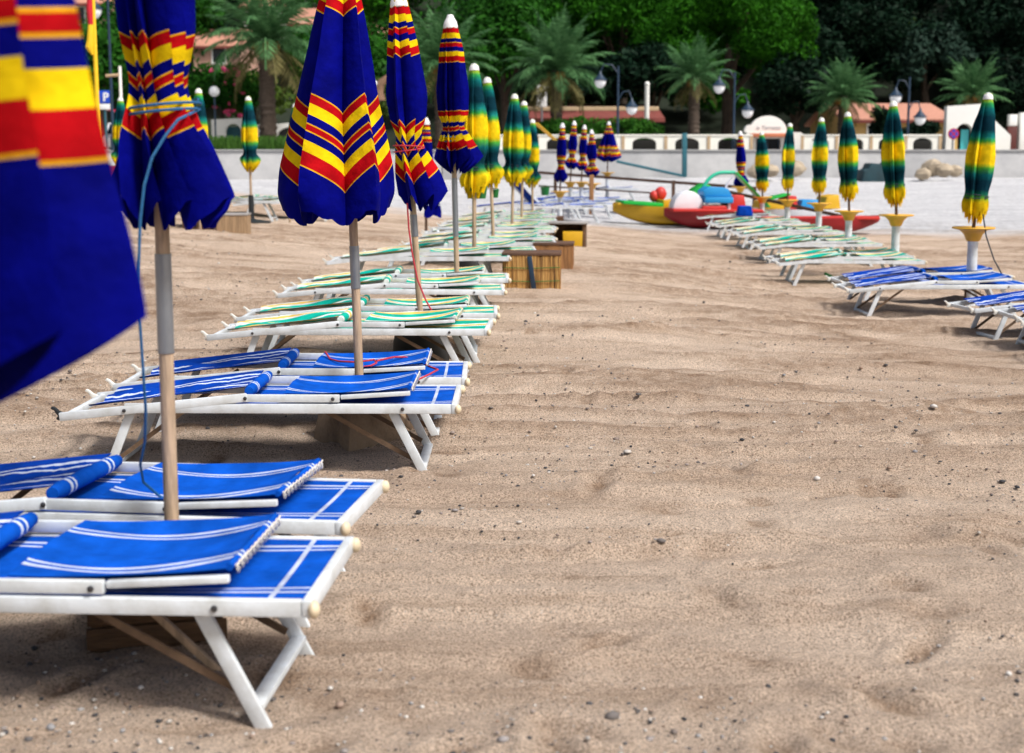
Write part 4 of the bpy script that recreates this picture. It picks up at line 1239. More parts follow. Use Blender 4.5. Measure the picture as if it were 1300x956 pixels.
balustrade(628, 952, 6, 'white balustrade with dark arches from the hedge to the gatehouse')
balustrade(1016, 1190, 4, 'white balustrade with dark arches between gatehouse and arched portal')
M['arch_backing'] = mk('dark arch backing', (.012, .012, .01), .95, .5, 1)
for px0, px1, lab in ((628, 950, 'low dark block added to darken the arches of the long balustrade'), (1018, 1188, 'low dark block added to darken the arches of the short balustrade')):
    xa, xb = (px0 - CX) / F * 59.5, (px1 - CX) / F * 59.5
    t = empty('arch_block', ((xa + xb) / 2, 59.6, 1.9), 0, lab, 'arch_block')  # dark block added behind the arches to darken their openings
    MB().box((0, 0, .25), (xb - xa, .7, .5)).build('backing_block', 'arch_backing', t, .03)
    bb = MB()
    MB().box((0, .0, .52), (xb - xa - .2, .5, .06)).build('backing_top', 'arch_backing', t)


# ------------------------------------------------------------------ buildings
def pxbox(px0, px1, py0, py1, Y):
    a, b_ = at(px0, py1, Y), at(px1, py0, Y)
    return a.x, b_.x, a.z, b_.z


# gatehouse with a domed gable
Yg = 59.2
xa, xb, za, zb = pxbox(946, 1016, 168, 202, Yg)
zb = at(0, 168, Yg).z
t = empty('gatehouse', ((xa + xb) / 2, Yg, 1.8), 0, 'white gatehouse with a rounded gable and dark blue doorway', 'gatehouse')
w = xb - xa
hh = zb - 1.8
b = MB()
d0, d1 = (959 - 981) / F * Yg, (990 - 981) / F * Yg
dh = at(0, 176, Yg).z - 1.8
b.prism([(-w / 2, 0), (-w / 2, hh), (w / 2, hh), (w / 2, 0), (d1, 0), (d1, dh), (d0, dh), (d0, 0)], .4)
rg = (1000 - 954) / 2 / F * Yg * 1.02
cxg = (974 - 981) / F * Yg
gh = at(0, 147, Yg).z - zb
b2 = MB().prism([(cxg - rg, hh - .05)] + [(cxg - rg * math.cos(a), hh + gh * math.sin(a)) for a in np.linspace(0, math.pi, 22)] + [(cxg + rg, hh - .05)], .36)
b.build('wall', 'white_wall', t)
b2.build('gable', 'white_wall', t)
rr_ = 7 / F * Yg
MB().prism([((951 - 981) / F * Yg - rr_ * math.cos(a), hh + (rr_ + .08) * math.sin(a)) for a in np.linspace(0, math.pi, 14)], .34).build('side_gable', 'white_wall', t)
MB().prism([(w / 2, 0), (w / 2, hh * .98), (w / 2 + .5, hh * .62), (w / 2 + .62, hh * .62), (w / 2 + .62, 0)], .36).build('wing_wall', 'white_wall', t)
MB().box(((d0 + d1) / 2 + .1, -.3, dh + .14), (d1 - d0 + .75, .5, .16)).build('canopy', mk('terracotta canopy', (.6, .2, .1), .8, .2, 3), t, .02)
MB().box(((d0 + d1) / 2, .12, dh / 2), (d1 - d0 - .01, .06, dh - .01)).build('door', 'glass', t)
for x_ in (d0 + .05, (d0 + d1) / 2, d1 - .05):
    MB().box((x_, .06, dh / 2), (.06, .06, dh - .02)).build('door_frame', 'lamp_metal', t)
MB().box(((952 - 981) / F * Yg, -.21, hh * .45), (.09, .03, hh * .5)).build('slit_window', 'hedge', t)
cu = bpy.data.curves.new('lettering', 'FONT'); cu.body = 'la Terrazza'; cu.size = .24; cu.extrude = .008; cu.shear = .25; cu.align_x = 'CENTER'
tmp = bpy.data.objects.new('lettering', cu); col.objects.link(tmp)
bpy.context.view_layer.update()
me = bpy.data.meshes.new_from_object(tmp.evaluated_get(bpy.context.evaluated_depsgraph_get()))
bpy.data.objects.remove(tmp)
me.materials.clear(); me.materials.append(mk('grey lettering', (.45, .45, .47), .6, .1, 5))
o = bpy.data.objects.new('lettering', me); col.objects.link(o); o.parent = t
o.location = (cxg, -.192, hh + .12); o.rotation_euler = (R(90), 0, 0)


def gable_house(name, px0, px1, ry0, ry1, wy, Y, dp, label, wall, roof, wins=(), ov=.35, cat='house', roof_t=.18):
    xa, xb = (px0 - CX) / F * Y, (px1 - CX) / F * Y
    zt, ze, z0 = at(0, ry0, Y + dp / 2).z, at(0, ry1, Y).z, at(0, wy, Y).z
    t = empty(name, ((xa + xb) / 2, Y, z0), 0, label, cat)
    w = xb - xa
    he = ze - z0
    MB().prism([(0, 0), (0, he), (dp / 2, zt - z0 - .12), (dp, he), (dp, 0)], w - .1, lambda a, b_, q: (q, a, b_)).build('wall', wall, t)
    n = Vector((0, dp / 2 + ov, zt - ze + .12)).normalized()
    MB().bar((0, -ov, he - .1), (0, dp / 2, zt - z0), w + .5, roof_t, (1, 0, 0)).build('roof', roof, t, .02)
    MB().bar((0, dp + ov, he - .1), (0, dp / 2 + .02, zt - z0 - .01), w + .5, roof_t, (1, 0, 0)).build('roof', roof, t, .02)
    MB().box((0, -ov - .02, he - .16), (w + .5, .1, .14)).build('eaves', 'tile_dark', t, .01)
    for wx, wz_, ww, wh in wins:
        f = MB()
        cx_ = (wx - (px0 + px1) / 2) / F * Y
        cz_ = at(0, wz_, Y).z - z0
        for sx in (-1, 1):
            f.box((cx_ + sx * ww / 2, -.03, cz_), (.1, .1, wh + .1))
            f.box((cx_, -.03, cz_ + sx * wh / 2), (ww - .1, .1, .1))
        f = f.build('window', 'white_wall', t)
        MB().box((cx_, -.012, cz_), (ww - .08, .03, wh - .08)).build('pane', 'glass', f)
    return t


gable_house('house', 1070, 1200, 133, 151, 195, 72., 9, 'ochre house with a long terracotta roof behind the short balustrade', 'yellow_wall', 'tile', [(1105, 170, .8, 1.0), (1165, 172, .8, 1.0)])
gable_house('pavilion', 655, 835, 134, 150, 190, 74., 9, 'low pavilion with a dull red roof and beige edge behind the hedge', 'dark_open', 'tile_dark', [], cat='pavilion')
o = MB().box(((742 - CX) / F * 73.4, 73.2, at(0, 138, 73.2).z), (182 / F * 73.4, .3, .22)).build('roof_fascia', 'beige', None, .02)
o.parent = bpy.data.objects['pavilion']; o.location = -bpy.data.objects['pavilion'].location
gable_house('house', 252, 312, 38, 58, 92, 92., 8, 'small house with a terracotta roof on the slope above the oleander', 'pink_wall', 'tile', [(285, 70, .9, 1.1)])
gable_house('house', 376, 420, 12, 30, 48, 96., 7, 'pink house peeping out above the big palm', 'pink_wall', 'tile', [(395, 38, .9, 1.0)])
gable_house('house', 452, 503, 30, 42, 58, 98., 7, 'house with a thin strip of tiled roof in the trees', 'white_wall', 'tile', [(480, 49, .9, 1.0)])
gable_house('house', 90, 150, -14, 4, 40, 94., 7, 'pinkish house high up behind the street lamp', 'pink_wall', 'tile', [(112, 20, 1, 1.2)])
o = MB().box((0, 0, .5), (1.6, .8, 1.0)).build('white_house', 'white_wall', None, .03)
gable_house('house', 316, 352, 0, 8, 50, 100., 7, 'white house glimpsed through the crown of the big palm', 'white_wall', 'tile', [(330, 28, .9, 1.1)])
bpy.data.objects.remove(o)

# arched white portal at the end of the promenade
Yp = 60.
xa = (1193 - CX) / F * Yp
t = empty('portal', ((1228 - CX) / F * Yp, Yp, 1.8), 0, 'tall white portal with a dark archway beside the ochre house', 'portal')
def X_(px): return (px - 1228) / F * Yp
def Z_(py): return at(0, py, Yp).z - 1.8
arch = [(X_(1216) + (X_(1228) - X_(1204)) / 2 * math.cos(a), Z_(172) + (Z_(157) - Z_(172)) * math.sin(a)) for a in np.linspace(0, math.pi, 12)]
pts = [(X_(1193), 0), (X_(1193), Z_(135)), (X_(1236), Z_(132)), (X_(1250), Z_(150)), (X_(1274), Z_(172)), (X_(1274), -.2), (X_(1228), 0)] + arch + [(X_(1204), 0)]
MB().prism(pts, .4).build('wall', 'white_wall', t)
MB().box((X_(1216), .5, .9), (1.0, .05, 2.4)).build('back_panel', 'dark_open', t)  # dark sheet, the archway's inner shade as colour
MB().box((X_(1207), .1, .55), (.22, .06, 1.1)).build('side_door', 'yellow_wall', t)
MB().box((X_(1219), .1, .55), (.34, .06, 1.1)).build('door', 'cyan_paint', t)
# no stopping sign
q = at(1210, 170, 59.2)
t = empty('road_sign', (q.x, 59.2, 1.9), 0, 'round blue sign with a red rim and cross on a grey post', 'sign')
h = q.z - 1.9
MB().tube([(0, 0, 0), (0, 0, h + .2)], .04, 8).build('post', 'sleeve', t, smooth=True)
def disc(r, y, n=24): return MB().prism([(r * math.cos(a), h + r * math.sin(a)) for a in np.linspace(0, 2 * math.pi, n, endpoint=False)], .02, lambda a, b_, q_: (a, y + q_, b_))
disc(.24, -.06).build('rim', 'sign_red', t)
disc(.185, -.078).build('face', 'sign_blue', t)
for s in (-1, 1):
    MB().bar((-.13, -.094 - .003 * s, h - .13 * s), (.13, -.094 - .003 * s, h + .13 * s), .004, .05, (0, 1, 0)).build('cross_bar', 'sign_red', t)
t = empty('gate_pillar', ((1277 - CX) / F * 60.4, 60.4, 1.8), 0, 'brown door beside a pale pillar at the end of the white portal', 'gate')
MB().box((0, 0, .55), (.42, .2, 1.4)).build('door', mk('dark red brown door', (.1, .02, .015), .6, .2, 3), t, .01)
MB().box((.02, .05, 1.52), (.36, .3, .5)).build('lintel', 'white_wall', t, .02)
MB().box((.47, .05, .9), (.3, .3, 1.9)).build('pillar', 'white_wall', t, .02)
MB().box((.95, .05, .9), (.6, .3, 1.7)).build('wall_end', 'concrete_block', t, .02)

# terrace arches by the palms
t = empty('terrace_building', ((318 - CX) / F * 63, 63., 1.9), 0, 'low white terrace building with wide arches behind the big palm', 'building')
def X_(px): return (px - 318) / F * 63.
def Z_(py): return at(0, py, 63.).z - 1.9
b = MB()
pts = [(X_(274), 0), (X_(274), Z_(152)), (X_(318), Z_(150)), (X_(322), Z_(158)), (X_(345), Z_(158)), (X_(345), Z_(148)), (X_(351), Z_(148)), (X_(351), Z_(158)), (X_(402), Z_(153)), (X_(402), 0), (X_(394), 0)]
def arc(c, hw, zs, zt): return [(X_(c) + X_(318 + hw) * math.cos(a), zs + (zt - zs) * math.sin(a)) for a in np.linspace(0, math.pi, 10)]
pts += arc(375, 19, Z_(172), Z_(161)) + [(X_(356), 0), (X_(309), 0)] + arc(301, 10, Z_(168), Z_(157)) + [(X_(291), 0)]
b.prism(pts, .3).build('wall', 'white_wall', t)
MB().box((X_(300), .5, .6), (1.2, .06, 1.2)).build('teal_screen', 'teal', t)
MB().box((X_(375), .5, .6), (1.6, .06, 1.2)).build('interior_shade', 'dark_open', t)  # dark sheet painted as the shade behind the wide arch
MB().box((X_(348), -.2, .3), (.35, .06, .45)).build('notice', 'boat_blue', t)
M['bush_bit'] = M['hedge']


# ------------------------------------------------------------------ lamps, posts, flag, signs
def lamp_head(b_parent, x, z):
    MB().lathe([(.02, .46), (.05, .43), (.06, .34), (.1, .3), (.2, .17), (.3, .09), (.3, .07), (.22, .08)], 14, (x, 0, z)).build('lamp_hood', 'lamp_metal', b_parent, smooth=True)
    MB().lathe([(.02, -.27), (.12, -.24), (.2, -.16), (.245, -.04), (.25, .05), (.2, .09)], 16, (x, 0, z)).build('lamp_globe', 'lamp_glass', b_parent, smooth=True)


def street_lamp(px, ptop, heads, Y, label):
    q = at(px, ptop, Y)
    t = empty('street_lamp', (q.x, Y, 1.9), 0, label, 'street lamp', 'street lamps on the promenade')
    h = q.z - 1.9
    MB().tube([(0, 0, 0), (0, 0, .5), (0, 0, .52), (0, 0, h)], [.11, .1, .06, .045], 10).build('post', 'lamp_metal', t, smooth=True)
    for hx, hy in heads:
        p_ = at(hx, hy, Y)
        x, z = p_.x - q.x, p_.z - 1.9
        MB().tube([(0, 0, z + .35), (x * .35, 0, z + .72), (x * .8, 0, z + .75), (x, 0, z + .4)], .028, 8).build('bracket', 'lamp_metal', t, smooth=True)
        lamp_head(t, x, z)
    return t


street_lamp(785, 84, [(762, 104), (802, 138)], 58.7, 'twin street lamp standing by the hedge, one head high and one low')
street_lamp(933, 92, [(913, 111), (949, 142)], 58.7, 'twin street lamp between the bushy palm and the gatehouse')
street_lamp(1155, 98, [(1137, 124), (1168, 151)], 58.7, 'twin street lamp in front of the ochre house')
street_lamp(136, -20, [(120, 14)], 50., 'street lamp whose head shows beside the furled flag')
for px, py, Y, r_, lab in ((272, 116, 61., .24, 'white globe lamp on a post by the oleander'), (475, 106, 61., .14, 'small white globe lamp between the blue umbrellas')):
    q = at(px, py, Y)
    t = empty('globe_lamp', (q.x, Y, 1.9), 0, lab, 'lamp')
    MB().tube([(0, 0, 0), (0, 0, q.z - 1.9 - r_ * .7)], .04, 8).build('post', 'lamp_metal', t)
    MB().ball((0, 0, q.z - 1.9), r_, 16, 10).build('globe', 'lamp_glass', t, smooth=True)
q = at(712, 107, 73.)
t = empty('pole', (at(823, 0, 66.).x, 66., 1.9), 0, 'plain white pole rising above the hedge', 'pole')
MB().tube([(0, 0, 0), (0, 0, at(823, 107, 66.).z - 1.9)], [.13, .11], 10).build('shaft', 'white_wall', t, smooth=True)
MB().ball((0, 0, at(823, 107, 66.).z - 1.9), .13, 10, 6).build('finial', 'white_wall', t, smooth=True)
q = at(688, 122, 70.)
t = empty('notice_board', (q.x, 70., 1.9), 0, 'white notice board standing high before the pavilion', 'sign')
MB().box((0, 0, q.z - 1.9), (.52, .08, 1.1)).build('panel', 'sign_white', t, .02)
MB().tube([(0, .08, 0), (0, .08, q.z - 1.9 + .3)], .05, 8).build('post', 'sleeve', t)

# furled flag on a yellow pole
pz0 = at(128, 245, 27.)
t = empty('flagpole', (pz0.x, 27., g(pz0.x, 27.)), 0, 'thin yellow flagpole carrying a furled red and yellow flag', 'flagpole')
z1 = at(128, -60, 27.).z - t.location.z
MB().tube([(0, 0, 0), (0, 0, z1)], [.05, .04], 10).build('pole', 'flag_y', t, smooth=True)
zf1, zf0 = at(0, -8, 27.).z - t.location.z, at(0, 70, 27.).z - t.location.z
zm = at(0, 32, 27.).z - t.location.z
MB().tube([(-.05, -.04, zf1), (-.06, -.05, (zf1 + zm) / 2), (-.055, -.04, zm)], [.05, .06, .05], 8).build('red_cloth', 'sign_red', t, smooth=True)
MB().tube([(-.055, -.04, zm + .01), (-.07, -.05, (zm + zf0) / 2), (-.1, -.05, zf0 + .15), (-.04, -.04, zf0)], [.05, .065, .085, .02], 8).build('yellow_cloth', 'flag_y', t, smooth=True)
# parking sign
q = at(132, 123, 59.)
t = empty('parking_sign', (q.x, 59., 1.9), 0, 'blue parking sign with a white letter beside the flagpole', 'sign')
zc = q.z - 1.9
MB().box((0, 0, zc), (.5, .03, .55)).build('panel', 'sign_blue', t, .008)
MB().box((0, 0, zc - .42), (.5, .03, .24)).build('lower_panel', 'sign_white', t, .008)
MB().tube([(0, .06, 0), (0, .06, zc + .3)], .04, 8).build('post', 'teal', t, smooth=True)
cu = bpy.data.curves.new('letter', 'FONT'); cu.body = 'P'; cu.size = .5; cu.extrude = .006; cu.offset = .015; cu.align_x = 'CENTER'
tmp = bpy.data.objects.new('letter', cu); col.objects.link(tmp); bpy.context.view_layer.update()
me = bpy.data.meshes.new_from_object(tmp.evaluated_get(bpy.context.evaluated_depsgraph_get())); bpy.data.objects.remove(tmp)
me.materials.clear(); me.materials.append(M['sign_white'])
o = bpy.data.objects.new('letter', me); col.objects.link(o); o.parent = t; o.location = (.08, -.024, zc - .17); o.rotation_euler = (R(90), 0, 0)
# white gantry pole beside it
q = at(152, 84, 40.)
t = empty('gantry', (q.x, 40., g(q.x, 40.)), 0, 'thin white pole with a short cross arm beside the corded umbrella', 'pole')
h = q.z - t.location.z
MB().tube([(0, 0, 0), (0, 0, h)], .045, 8).build('shaft', 'white_wall', t, smooth=True)
MB().tube([(-.42, 0, h - .28), (0, 0, h - .25)], .045, 8).build('cross_arm', 'beige', t, smooth=True)
# pink pedal seat and parked car in the gap
q = at(146, 240, 26.)
t = empty('plastic_chair', (q.x, 26., g(q.x, 26.)), R(15), 'pinkish red plastic chair in the gap between two blue umbrellas', 'chair')
MB().prism([(-.24, .78), (.24, .78), (.2, .42), (-.2, .42)], .04, lambda a, b_, q_: (a, q_ + .2 + (b_ - .42) * .2, b_)).build('backrest', 'pink', t, .01)
MB().box((0, 0, .42), (.44, .44, .035)).build('seat', 'pink', t, .01)
for sx in (-1, 1):
    for sy in (-1, 1):
        MB().bar((sx * .2, sy * .18, .42), (sx * .24, sy * .22, 0), .035, .035).build('leg', 'pink', t)
q = at(150, 183, 64.)
t = empty('parked_car', (q.x + .5, 64., 1.9), R(90), 'small white car parked on the promenade behind the flagpole', 'car')
MB().prism([(-1.8, .25), (-1.85, .7), (-1.2, .85), (-.6, 1.4), (.7, 1.42), (1.5, .9), (1.8, .8), (1.82, .25)], 1.55).build('body', 'boat_white', t, .06)
MB().prism([(-1.16, .87), (-.62, 1.33), (-.6, 1.33), (-1.1, .87)], 1.3, lambda a, b_, q_: (a - .06, q_, b_)).build('windscreen', 'glass', t)
for sx in (-1.15, 1.15):
    for sy in (-1, 1):
        MB().tube([(sx, sy * .66, .28), (sx, sy * .8, .28)], .28, 14).build('wheel', 'tub', t, smooth=True)
q = at(150, 142, 62.)
t = empty('sun_canopy', (q.x, 62., 1.9), 0, 'red cloth canopy on a thin frame above the parked car', 'canopy')
P = [[(-.6 + 1.2 * i / 8, -.6 + 1.2 * j / 4, q.z - 1.9 + .2 - .35 * i / 8 - .08 * math.sin(math.pi * j / 4)) for j in range(5)] for i in range(9)]
UV = [[(0, 0)] * 5] * 9
MB().grid(P, UV).grid([[(a[0], a[1], a[2] - .02) for a in r_] for r_ in P][::-1], UV).build('cloth', 'pink', t, smooth=True)
for x_, z_ in ((-.55, .2), (.55, -.15)):
    MB().tube([(x_, 0, 0), (x_, 0, q.z - 1.9 + z_)], .03, 6).build('post', 'sleeve', t)

# teal handrail on the seawall, strap, rocks, tarpaulin
t = empty('handrail', at(825, 210, YW - .3), 0, 'sloping teal handrail running down the face of the seawall', 'handrail')
o0 = t.location.copy()
MB().tube([at(783, 205, YW - .3) - o0, at(866, 223, YW - 1.2) - o0], .06, 8).build('rail', 'teal', t, smooth=True)
t = empty('pillar', at(869, 216, YW - 1.), 0, 'tall square teal post standing against the seawall', 'post')
o0 = t.location.copy()
MB().bar(at(869, 216, YW - 1.) - o0 + Vector((0, 0, -.3)), at(869, 169, YW - 1.) - o0, .2, .2).build('shaft', 'teal', t, .01)
o = MB().bar(at(680, 156, 25.6), at(705, 178, 31.), .09, .012, (1, 0, 0)).build('strap', 'flag_y')
tag(o, 'yellow strap stretched slantwise from the tip of the farthest near umbrella', 'strap')
for k, (px, py, Y, r_, lab) in enumerate(((962, 218, 55., .5, 'dark rounded rock at the seawall foot below the gatehouse'), (978, 217, 55., .42, 'pale rock beside the dark one below the gatehouse'), (1010, 214, 55.5, .5, 'long pale rock below the short balustrade'),
                                          (1185, 213, 55., .55, 'brown boulder topping the heap below the ochre house'), (1198, 216, 54.8, .45, 'pale rock at the side of the boulder heap'), (1172, 221, 54.5, .4, 'low pale rock before the boulder heap'),
                                          (1212, 217, 55.2, .4, 'round brown rock at the end of the boulder heap'))):
    q = at(px, py, Y)
    o = MB().ball((0, 0, 0), (r_ * .85, r_ * .6, r_ * .6), 12, 8, .16).build('rock', 'rock', None, smooth=True, ang=30, loc=(q.x, Y, max(q.z, g(q.x, Y) + r_ * .3)))
    tag(o, lab, 'rock', 'rocks at the seawall foot')
q = at(1112, 214, 55.)
t = empty('covered_skip', (q.x, 55., g(q.x, 55.) - .1), R(4), 'dark teal tarpaulin covered skip against the seawall', 'skip')
MB().prism([(-.75, 0), (-.65, .55), (-.45, .62), (-.35, .85), (.25, .8), (.4, .95), (.62, .9), (.7, .6), (.75, 0)], .9).build('tarpaulin', 'teal_dark', t, .06, seg=3)
MB().ball((-1.05, -.1, .15), (.24, .2, .22), 12, 8, .05).build('sack', 'tub', t, smooth=True)


# ------------------------------------------------------------------ vegetation
def leaves(centers, radii, n, size, rg, aspect=.5, up=.25, shell=.45):
    """rhombic leaves scattered through ellipsoidal clumps; returns V, F"""
    C = np.repeat(np.asarray(centers), n, 0)
    Rr = np.repeat(np.asarray(radii), n, 0)
    m = len(C)
    d = rg.normal(size=(m, 3)); d /= np.linalg.norm(d, axis=1)[:, None]
    rad = (1 - shell * rg.random(m) ** 1.6)
    p = C + d * Rr * rad[:, None]
    nrm = d + rg.normal(size=(m, 3)) * .7; nrm[:, 2] += up
    nrm /= np.linalg.norm(nrm, axis=1)[:, None]
    r0 = rg.normal(size=(m, 3))
    a = np.cross(nrm, r0); a /= np.linalg.norm(a, axis=1)[:, None]
    b = np.cross(nrm, a)
    s = size * (.6 + .8 * rg.random(m))[:, None]
    V = np.stack([p - a * s, p + b * s * aspect, p + a * s, p - b * s * aspect], 1).reshape(-1, 3)
    Fq = np.arange(m * 4).reshape(m, 4)
    return V, Fq


def crown_clumps(c, rad, k, cr, rg, low=-.35, flat=1.):
    out, rr = [], []
    while len(out) < k:
        d = rg.normal(size=3); d /= np.linalg.norm(d)
        if d[2] < low: continue
        f = .45 + .5 * rg.random() ** .5
        out.append(np.array(c) + d * np.array(rad) * f)
        r_ = cr * (.6 + .7 * rg.random())
        rr.append((r_, r_, r_ * .75 * flat))
    return out, rr


def tree(name, x, y, z0, hz, rad, label, cat, group, leafm, k=26, n=170, cr=1.3, size=.22, seed=1, trunk_r=.28, low=-.35, aspect=.5):
    rg = np.random.default_rng(seed)
    t = empty(name, (x, y, z0), 0, label, cat, group)
    c, r_ = crown_clumps((0, 0, hz), rad, k, cr, rg, low)
    V, Fq = leaves(c, r_, n, size, rg, aspect)
    from_np('crown', V, Fq, leafm, t)
    b = MB()
    b.tube([(0, 0, -.3), (.1, 0, hz * .3), (-.05, .05, hz * .65), (0, 0, hz)], [trunk_r * 1.2, trunk_r, trunk_r * .7, trunk_r * .4], 8)
    for q in range(6):
        e = c[int(rg.integers(len(c)))]
        b.tube([(0, 0, hz * .5), tuple(np.array(e) * .5 + np.array([0, 0, hz * .35])), tuple(e)], [trunk_r * .45, trunk_r * .3, trunk_r * .1], 6)
    b.build('trunk', 'bark', t, smooth=True)
    return t


def palm(px, base_py, crown_py, crown_r_px, Y, label, seed, tr_px=12, nf=44, fat=1., dry=8, droop=1.):
    rs = random.Random(seed)
    p0 = at(px, base_py, Y); pc = at(px, crown_py, Y)
    z0 = 1.85
    h = pc.z - z0
    Rl = crown_r_px / F * Y
    t = empty('palm_tree', (p0.x, Y, z0), rs.uniform(0, 6), label, 'palm tree', 'palms along the promenade')
    tr = tr_px / F * Y / 2
    prof, z = [], 0
    n = 34
    for i in range(n + 1):
        u = i / n
        rr = tr * (1.15 - .2 * u + .18 * max(0, u - .85) / .15) * (1 + (.1 if i % 2 else -.06))
        prof.append((rr, -.2 + (h + .2) * u))
    MB().lathe(prof, 12, jag=.06).build('trunk', 'palm_trunk', t, smooth=True)

    def fronds(count, e0, e1, ln, name, mat, seedo):
        V, Fq = [], []
        rr = random.Random(seed + seedo)
        for f in range(count):
            az = f * 2.39996 + rr.uniform(-.2, .2)
            el = e0 + (e1 - e0) * (f / max(1, count - 1)) + rr.uniform(-.08, .08)
            L_ = ln * rr.uniform(.85, 1.1)
            dirh = Vector((math.cos(az), math.sin(az), 0))
            sag = (.55 + .55 * (1 - f / count)) * droop * rr.uniform(.8, 1.2)
            pts = []
            m = 22
            pos = Vector((0, 0, h)); ang = el
            for i in range(m + 1):
                pts.append(pos.copy())
                pos = pos + (dirh * math.cos(ang) + Vector((0, 0, 1)) * math.sin(ang)) * (L_ / m)
                ang -= sag * (1.6 * i / m + .15) * 1.6 / m
            side = Vector((-math.sin(az), math.cos(az), 0))
            for i in range(2, m + 1):
                tv = (pts[i] - pts[i - 1]).normalized()
                u = i / m
                ll = L_ * .2 * math.sin(min(1, u * 1.05 + .06) * math.pi) ** .6 + .06
                nu = tv.cross(side).normalized()
                for s in (-1, 1):
                    for sub in (0, .5):
                        q = pts[i - 1].lerp(pts[i], sub)
                        dd = (side * s * .78 + tv * .65 + nu * (-.1 - rr.random() * .35)).normalized()
                        w = tv * L_ * .008 * fat
                        tip = q + dd * ll + Vector((0, 0, -ll * .25 * rr.random()))
                        mid = q.lerp(tip, .5) + Vector((0, 0, ll * .05))
                        o = len(V)
                        V += [q - w * .6, mid - w, tip, mid + w]
                        Fq.append((o, o + 1, o + 2, o + 3))
            for i in range(m):      # rachis
                o = len(V)
                wv = side * L_ * .008
                V += [pts[i] - wv, pts[i] + wv, pts[i + 1] + wv, pts[i + 1] - wv]; Fq.append((o, o + 1, o + 2, o + 3))
        from_np(name, np.array([v[:] for v in V]), np.array(Fq), mat, t)
    fronds(nf, -.1, 1.5, Rl, 'crown', 'palm', 0)
    if dry: fronds(dry, -.75, -.3, Rl * .9, 'dry_fronds', 'palm_dry', 50)
    b = MB()
    for k in range(6):
        a = rs.uniform(0, 6.28)
        b.ball((.35 * math.cos(a) * Rl / 2.5, .35 * math.sin(a) * Rl / 2.5, h - .25), (.13, .13, .2), 8, 6, .15)
    b.build('fruit', mk('orange date clusters', (.3, .12, .02), .8, .4, 6) if 'fruit' not in M else M['fruit'], t, smooth=True)
    return t


M['fruit'] = mk('orange dates', (.3, .13, .02), .8, .4, 6)
palm(341, 190, 52, 105, 62., 'big palm with a thick rough trunk in front of the terrace building', 1, 19, 50, 1.3, 8)
palm(560, 200, 82, 84, 63., 'palm partly hidden behind the slim blue umbrella', 2, 14, 46, 1.2, 6)
palm(706, 197, 90, 84, 63., 'palm with a wide crown behind the far blue cluster', 3, 14, 50, 1.25, 10)
palm(880, 200, 98, 60, 62.5, 'upright palm standing between two street lamps', 4, 13, 42, 1.2, 7, .8)
palm(1068, 200, 122, 56, 63., 'palm with drooping straw coloured fronds before the ochre house', 5, 11, 38, 1.3, 8, .8)
palm(1230, 205, 119, 54, 62.5, 'thin trunked palm in front of the white portal', 6, 9, 36, 1.3, 8, .8)

# hedge behind the balustrade
rg = np.random.default_rng(77)
xa, xb = (690 - CX) / F * 62, (834 - CX) / F * 62
z1 = at(0, 153, 62.).z
cs, rr_ = [], []
for k in range(60):
    cs.append((xa + (xb - xa) * rg.random(), 62.3 + rg.uniform(-.3, .5), 2. + (z1 - 2.1) * rg.random() ** .6)); rr_.append((.45, .4, .32))
V, Fq = leaves(cs, rr_, 160, .085, rg)
o = from_np('hedge', V, Fq, 'hedge')
tag(o, 'clipped bright green hedge above the long balustrade', 'hedge')
for px0, px1, py, Yh, lab, sd in ((1018, 1190, 187, 62., 'dark green hedge behind the short balustrade', 78), (640, 692, 165, 63., 'darker shrubbery between the striped umbrellas and the hedge', 79), (836, 948, 172, 63., 'dark shrubs at the foot of the upright palm', 80)):
    xa, xb = (px0 - CX) / F * Yh, (px1 - CX) / F * Yh
    z1 = at(0, py, Yh).z
    cs = [(xa + (xb - xa) * rg.random(), Yh + rg.uniform(-.3, .5), 1.95 + max(.2, z1 - 2.2) * rg.random() ** .6) for k in range(46)]
    V, Fq = leaves(cs, [(.5, .45, .35)] * 46, 140, .1, np.random.default_rng(sd))
    tag(from_np('hedge', V, Fq, 'leaf_mid' if sd != 78 else 'leaf_dark'), lab, 'hedge')
# grass on the wall by the terrace
rg = np.random.default_rng(5)
m = 2600
gx = rg.uniform((244 - CX) / F * 59, (412 - CX) / F * 59, m); gy = rg.uniform(58.8, 60.5, m)
hgt = rg.uniform(.25, .75, m); lean = rg.normal(0, .15, (m, 2))
V = np.stack([np.stack([gx - .03, gy, gx * 0 + 1.9], -1), np.stack([gx + .03, gy, gx * 0 + 1.9], -1), np.stack([gx + lean[:, 0] + .01, gy + lean[:, 1], 1.9 + hgt], -1), np.stack([gx + lean[:, 0] - .01, gy + lean[:, 1], 1.9 + hgt], -1)], 1).reshape(-1, 3)
tag(from_np('grass', V, np.arange(m * 4).reshape(m, 4), 'grass'), 'tall grass along the top of the seawall below the big palm', 'grass', kind='stuff')


# trees one can tell apart
def T(px, py, Y, rpx, rpy, label, leafm, name='broadleaf_tree', cat='tree', z0=None, **kw):
    q = at(px, py, Y)
    rx, rz = rpx / F * Y, rpy / F * Y
    z0 = hillz(q.x, Y) if z0 is None else z0
    return tree(name, q.x, Y, z0, q.z - z0, (rx, rx * .9, rz), label, cat, 'trees behind the promenade', leafm, **kw)


def hillz(x, y):
    return float(1.88 + sstep(80, 185, np.array(y)) * 62 + (fbm(np.array([x * .05]), np.array([y * .05]), 3, 8)[0] - .5) * 6 * float(sstep(86, 110, np.array(y))))


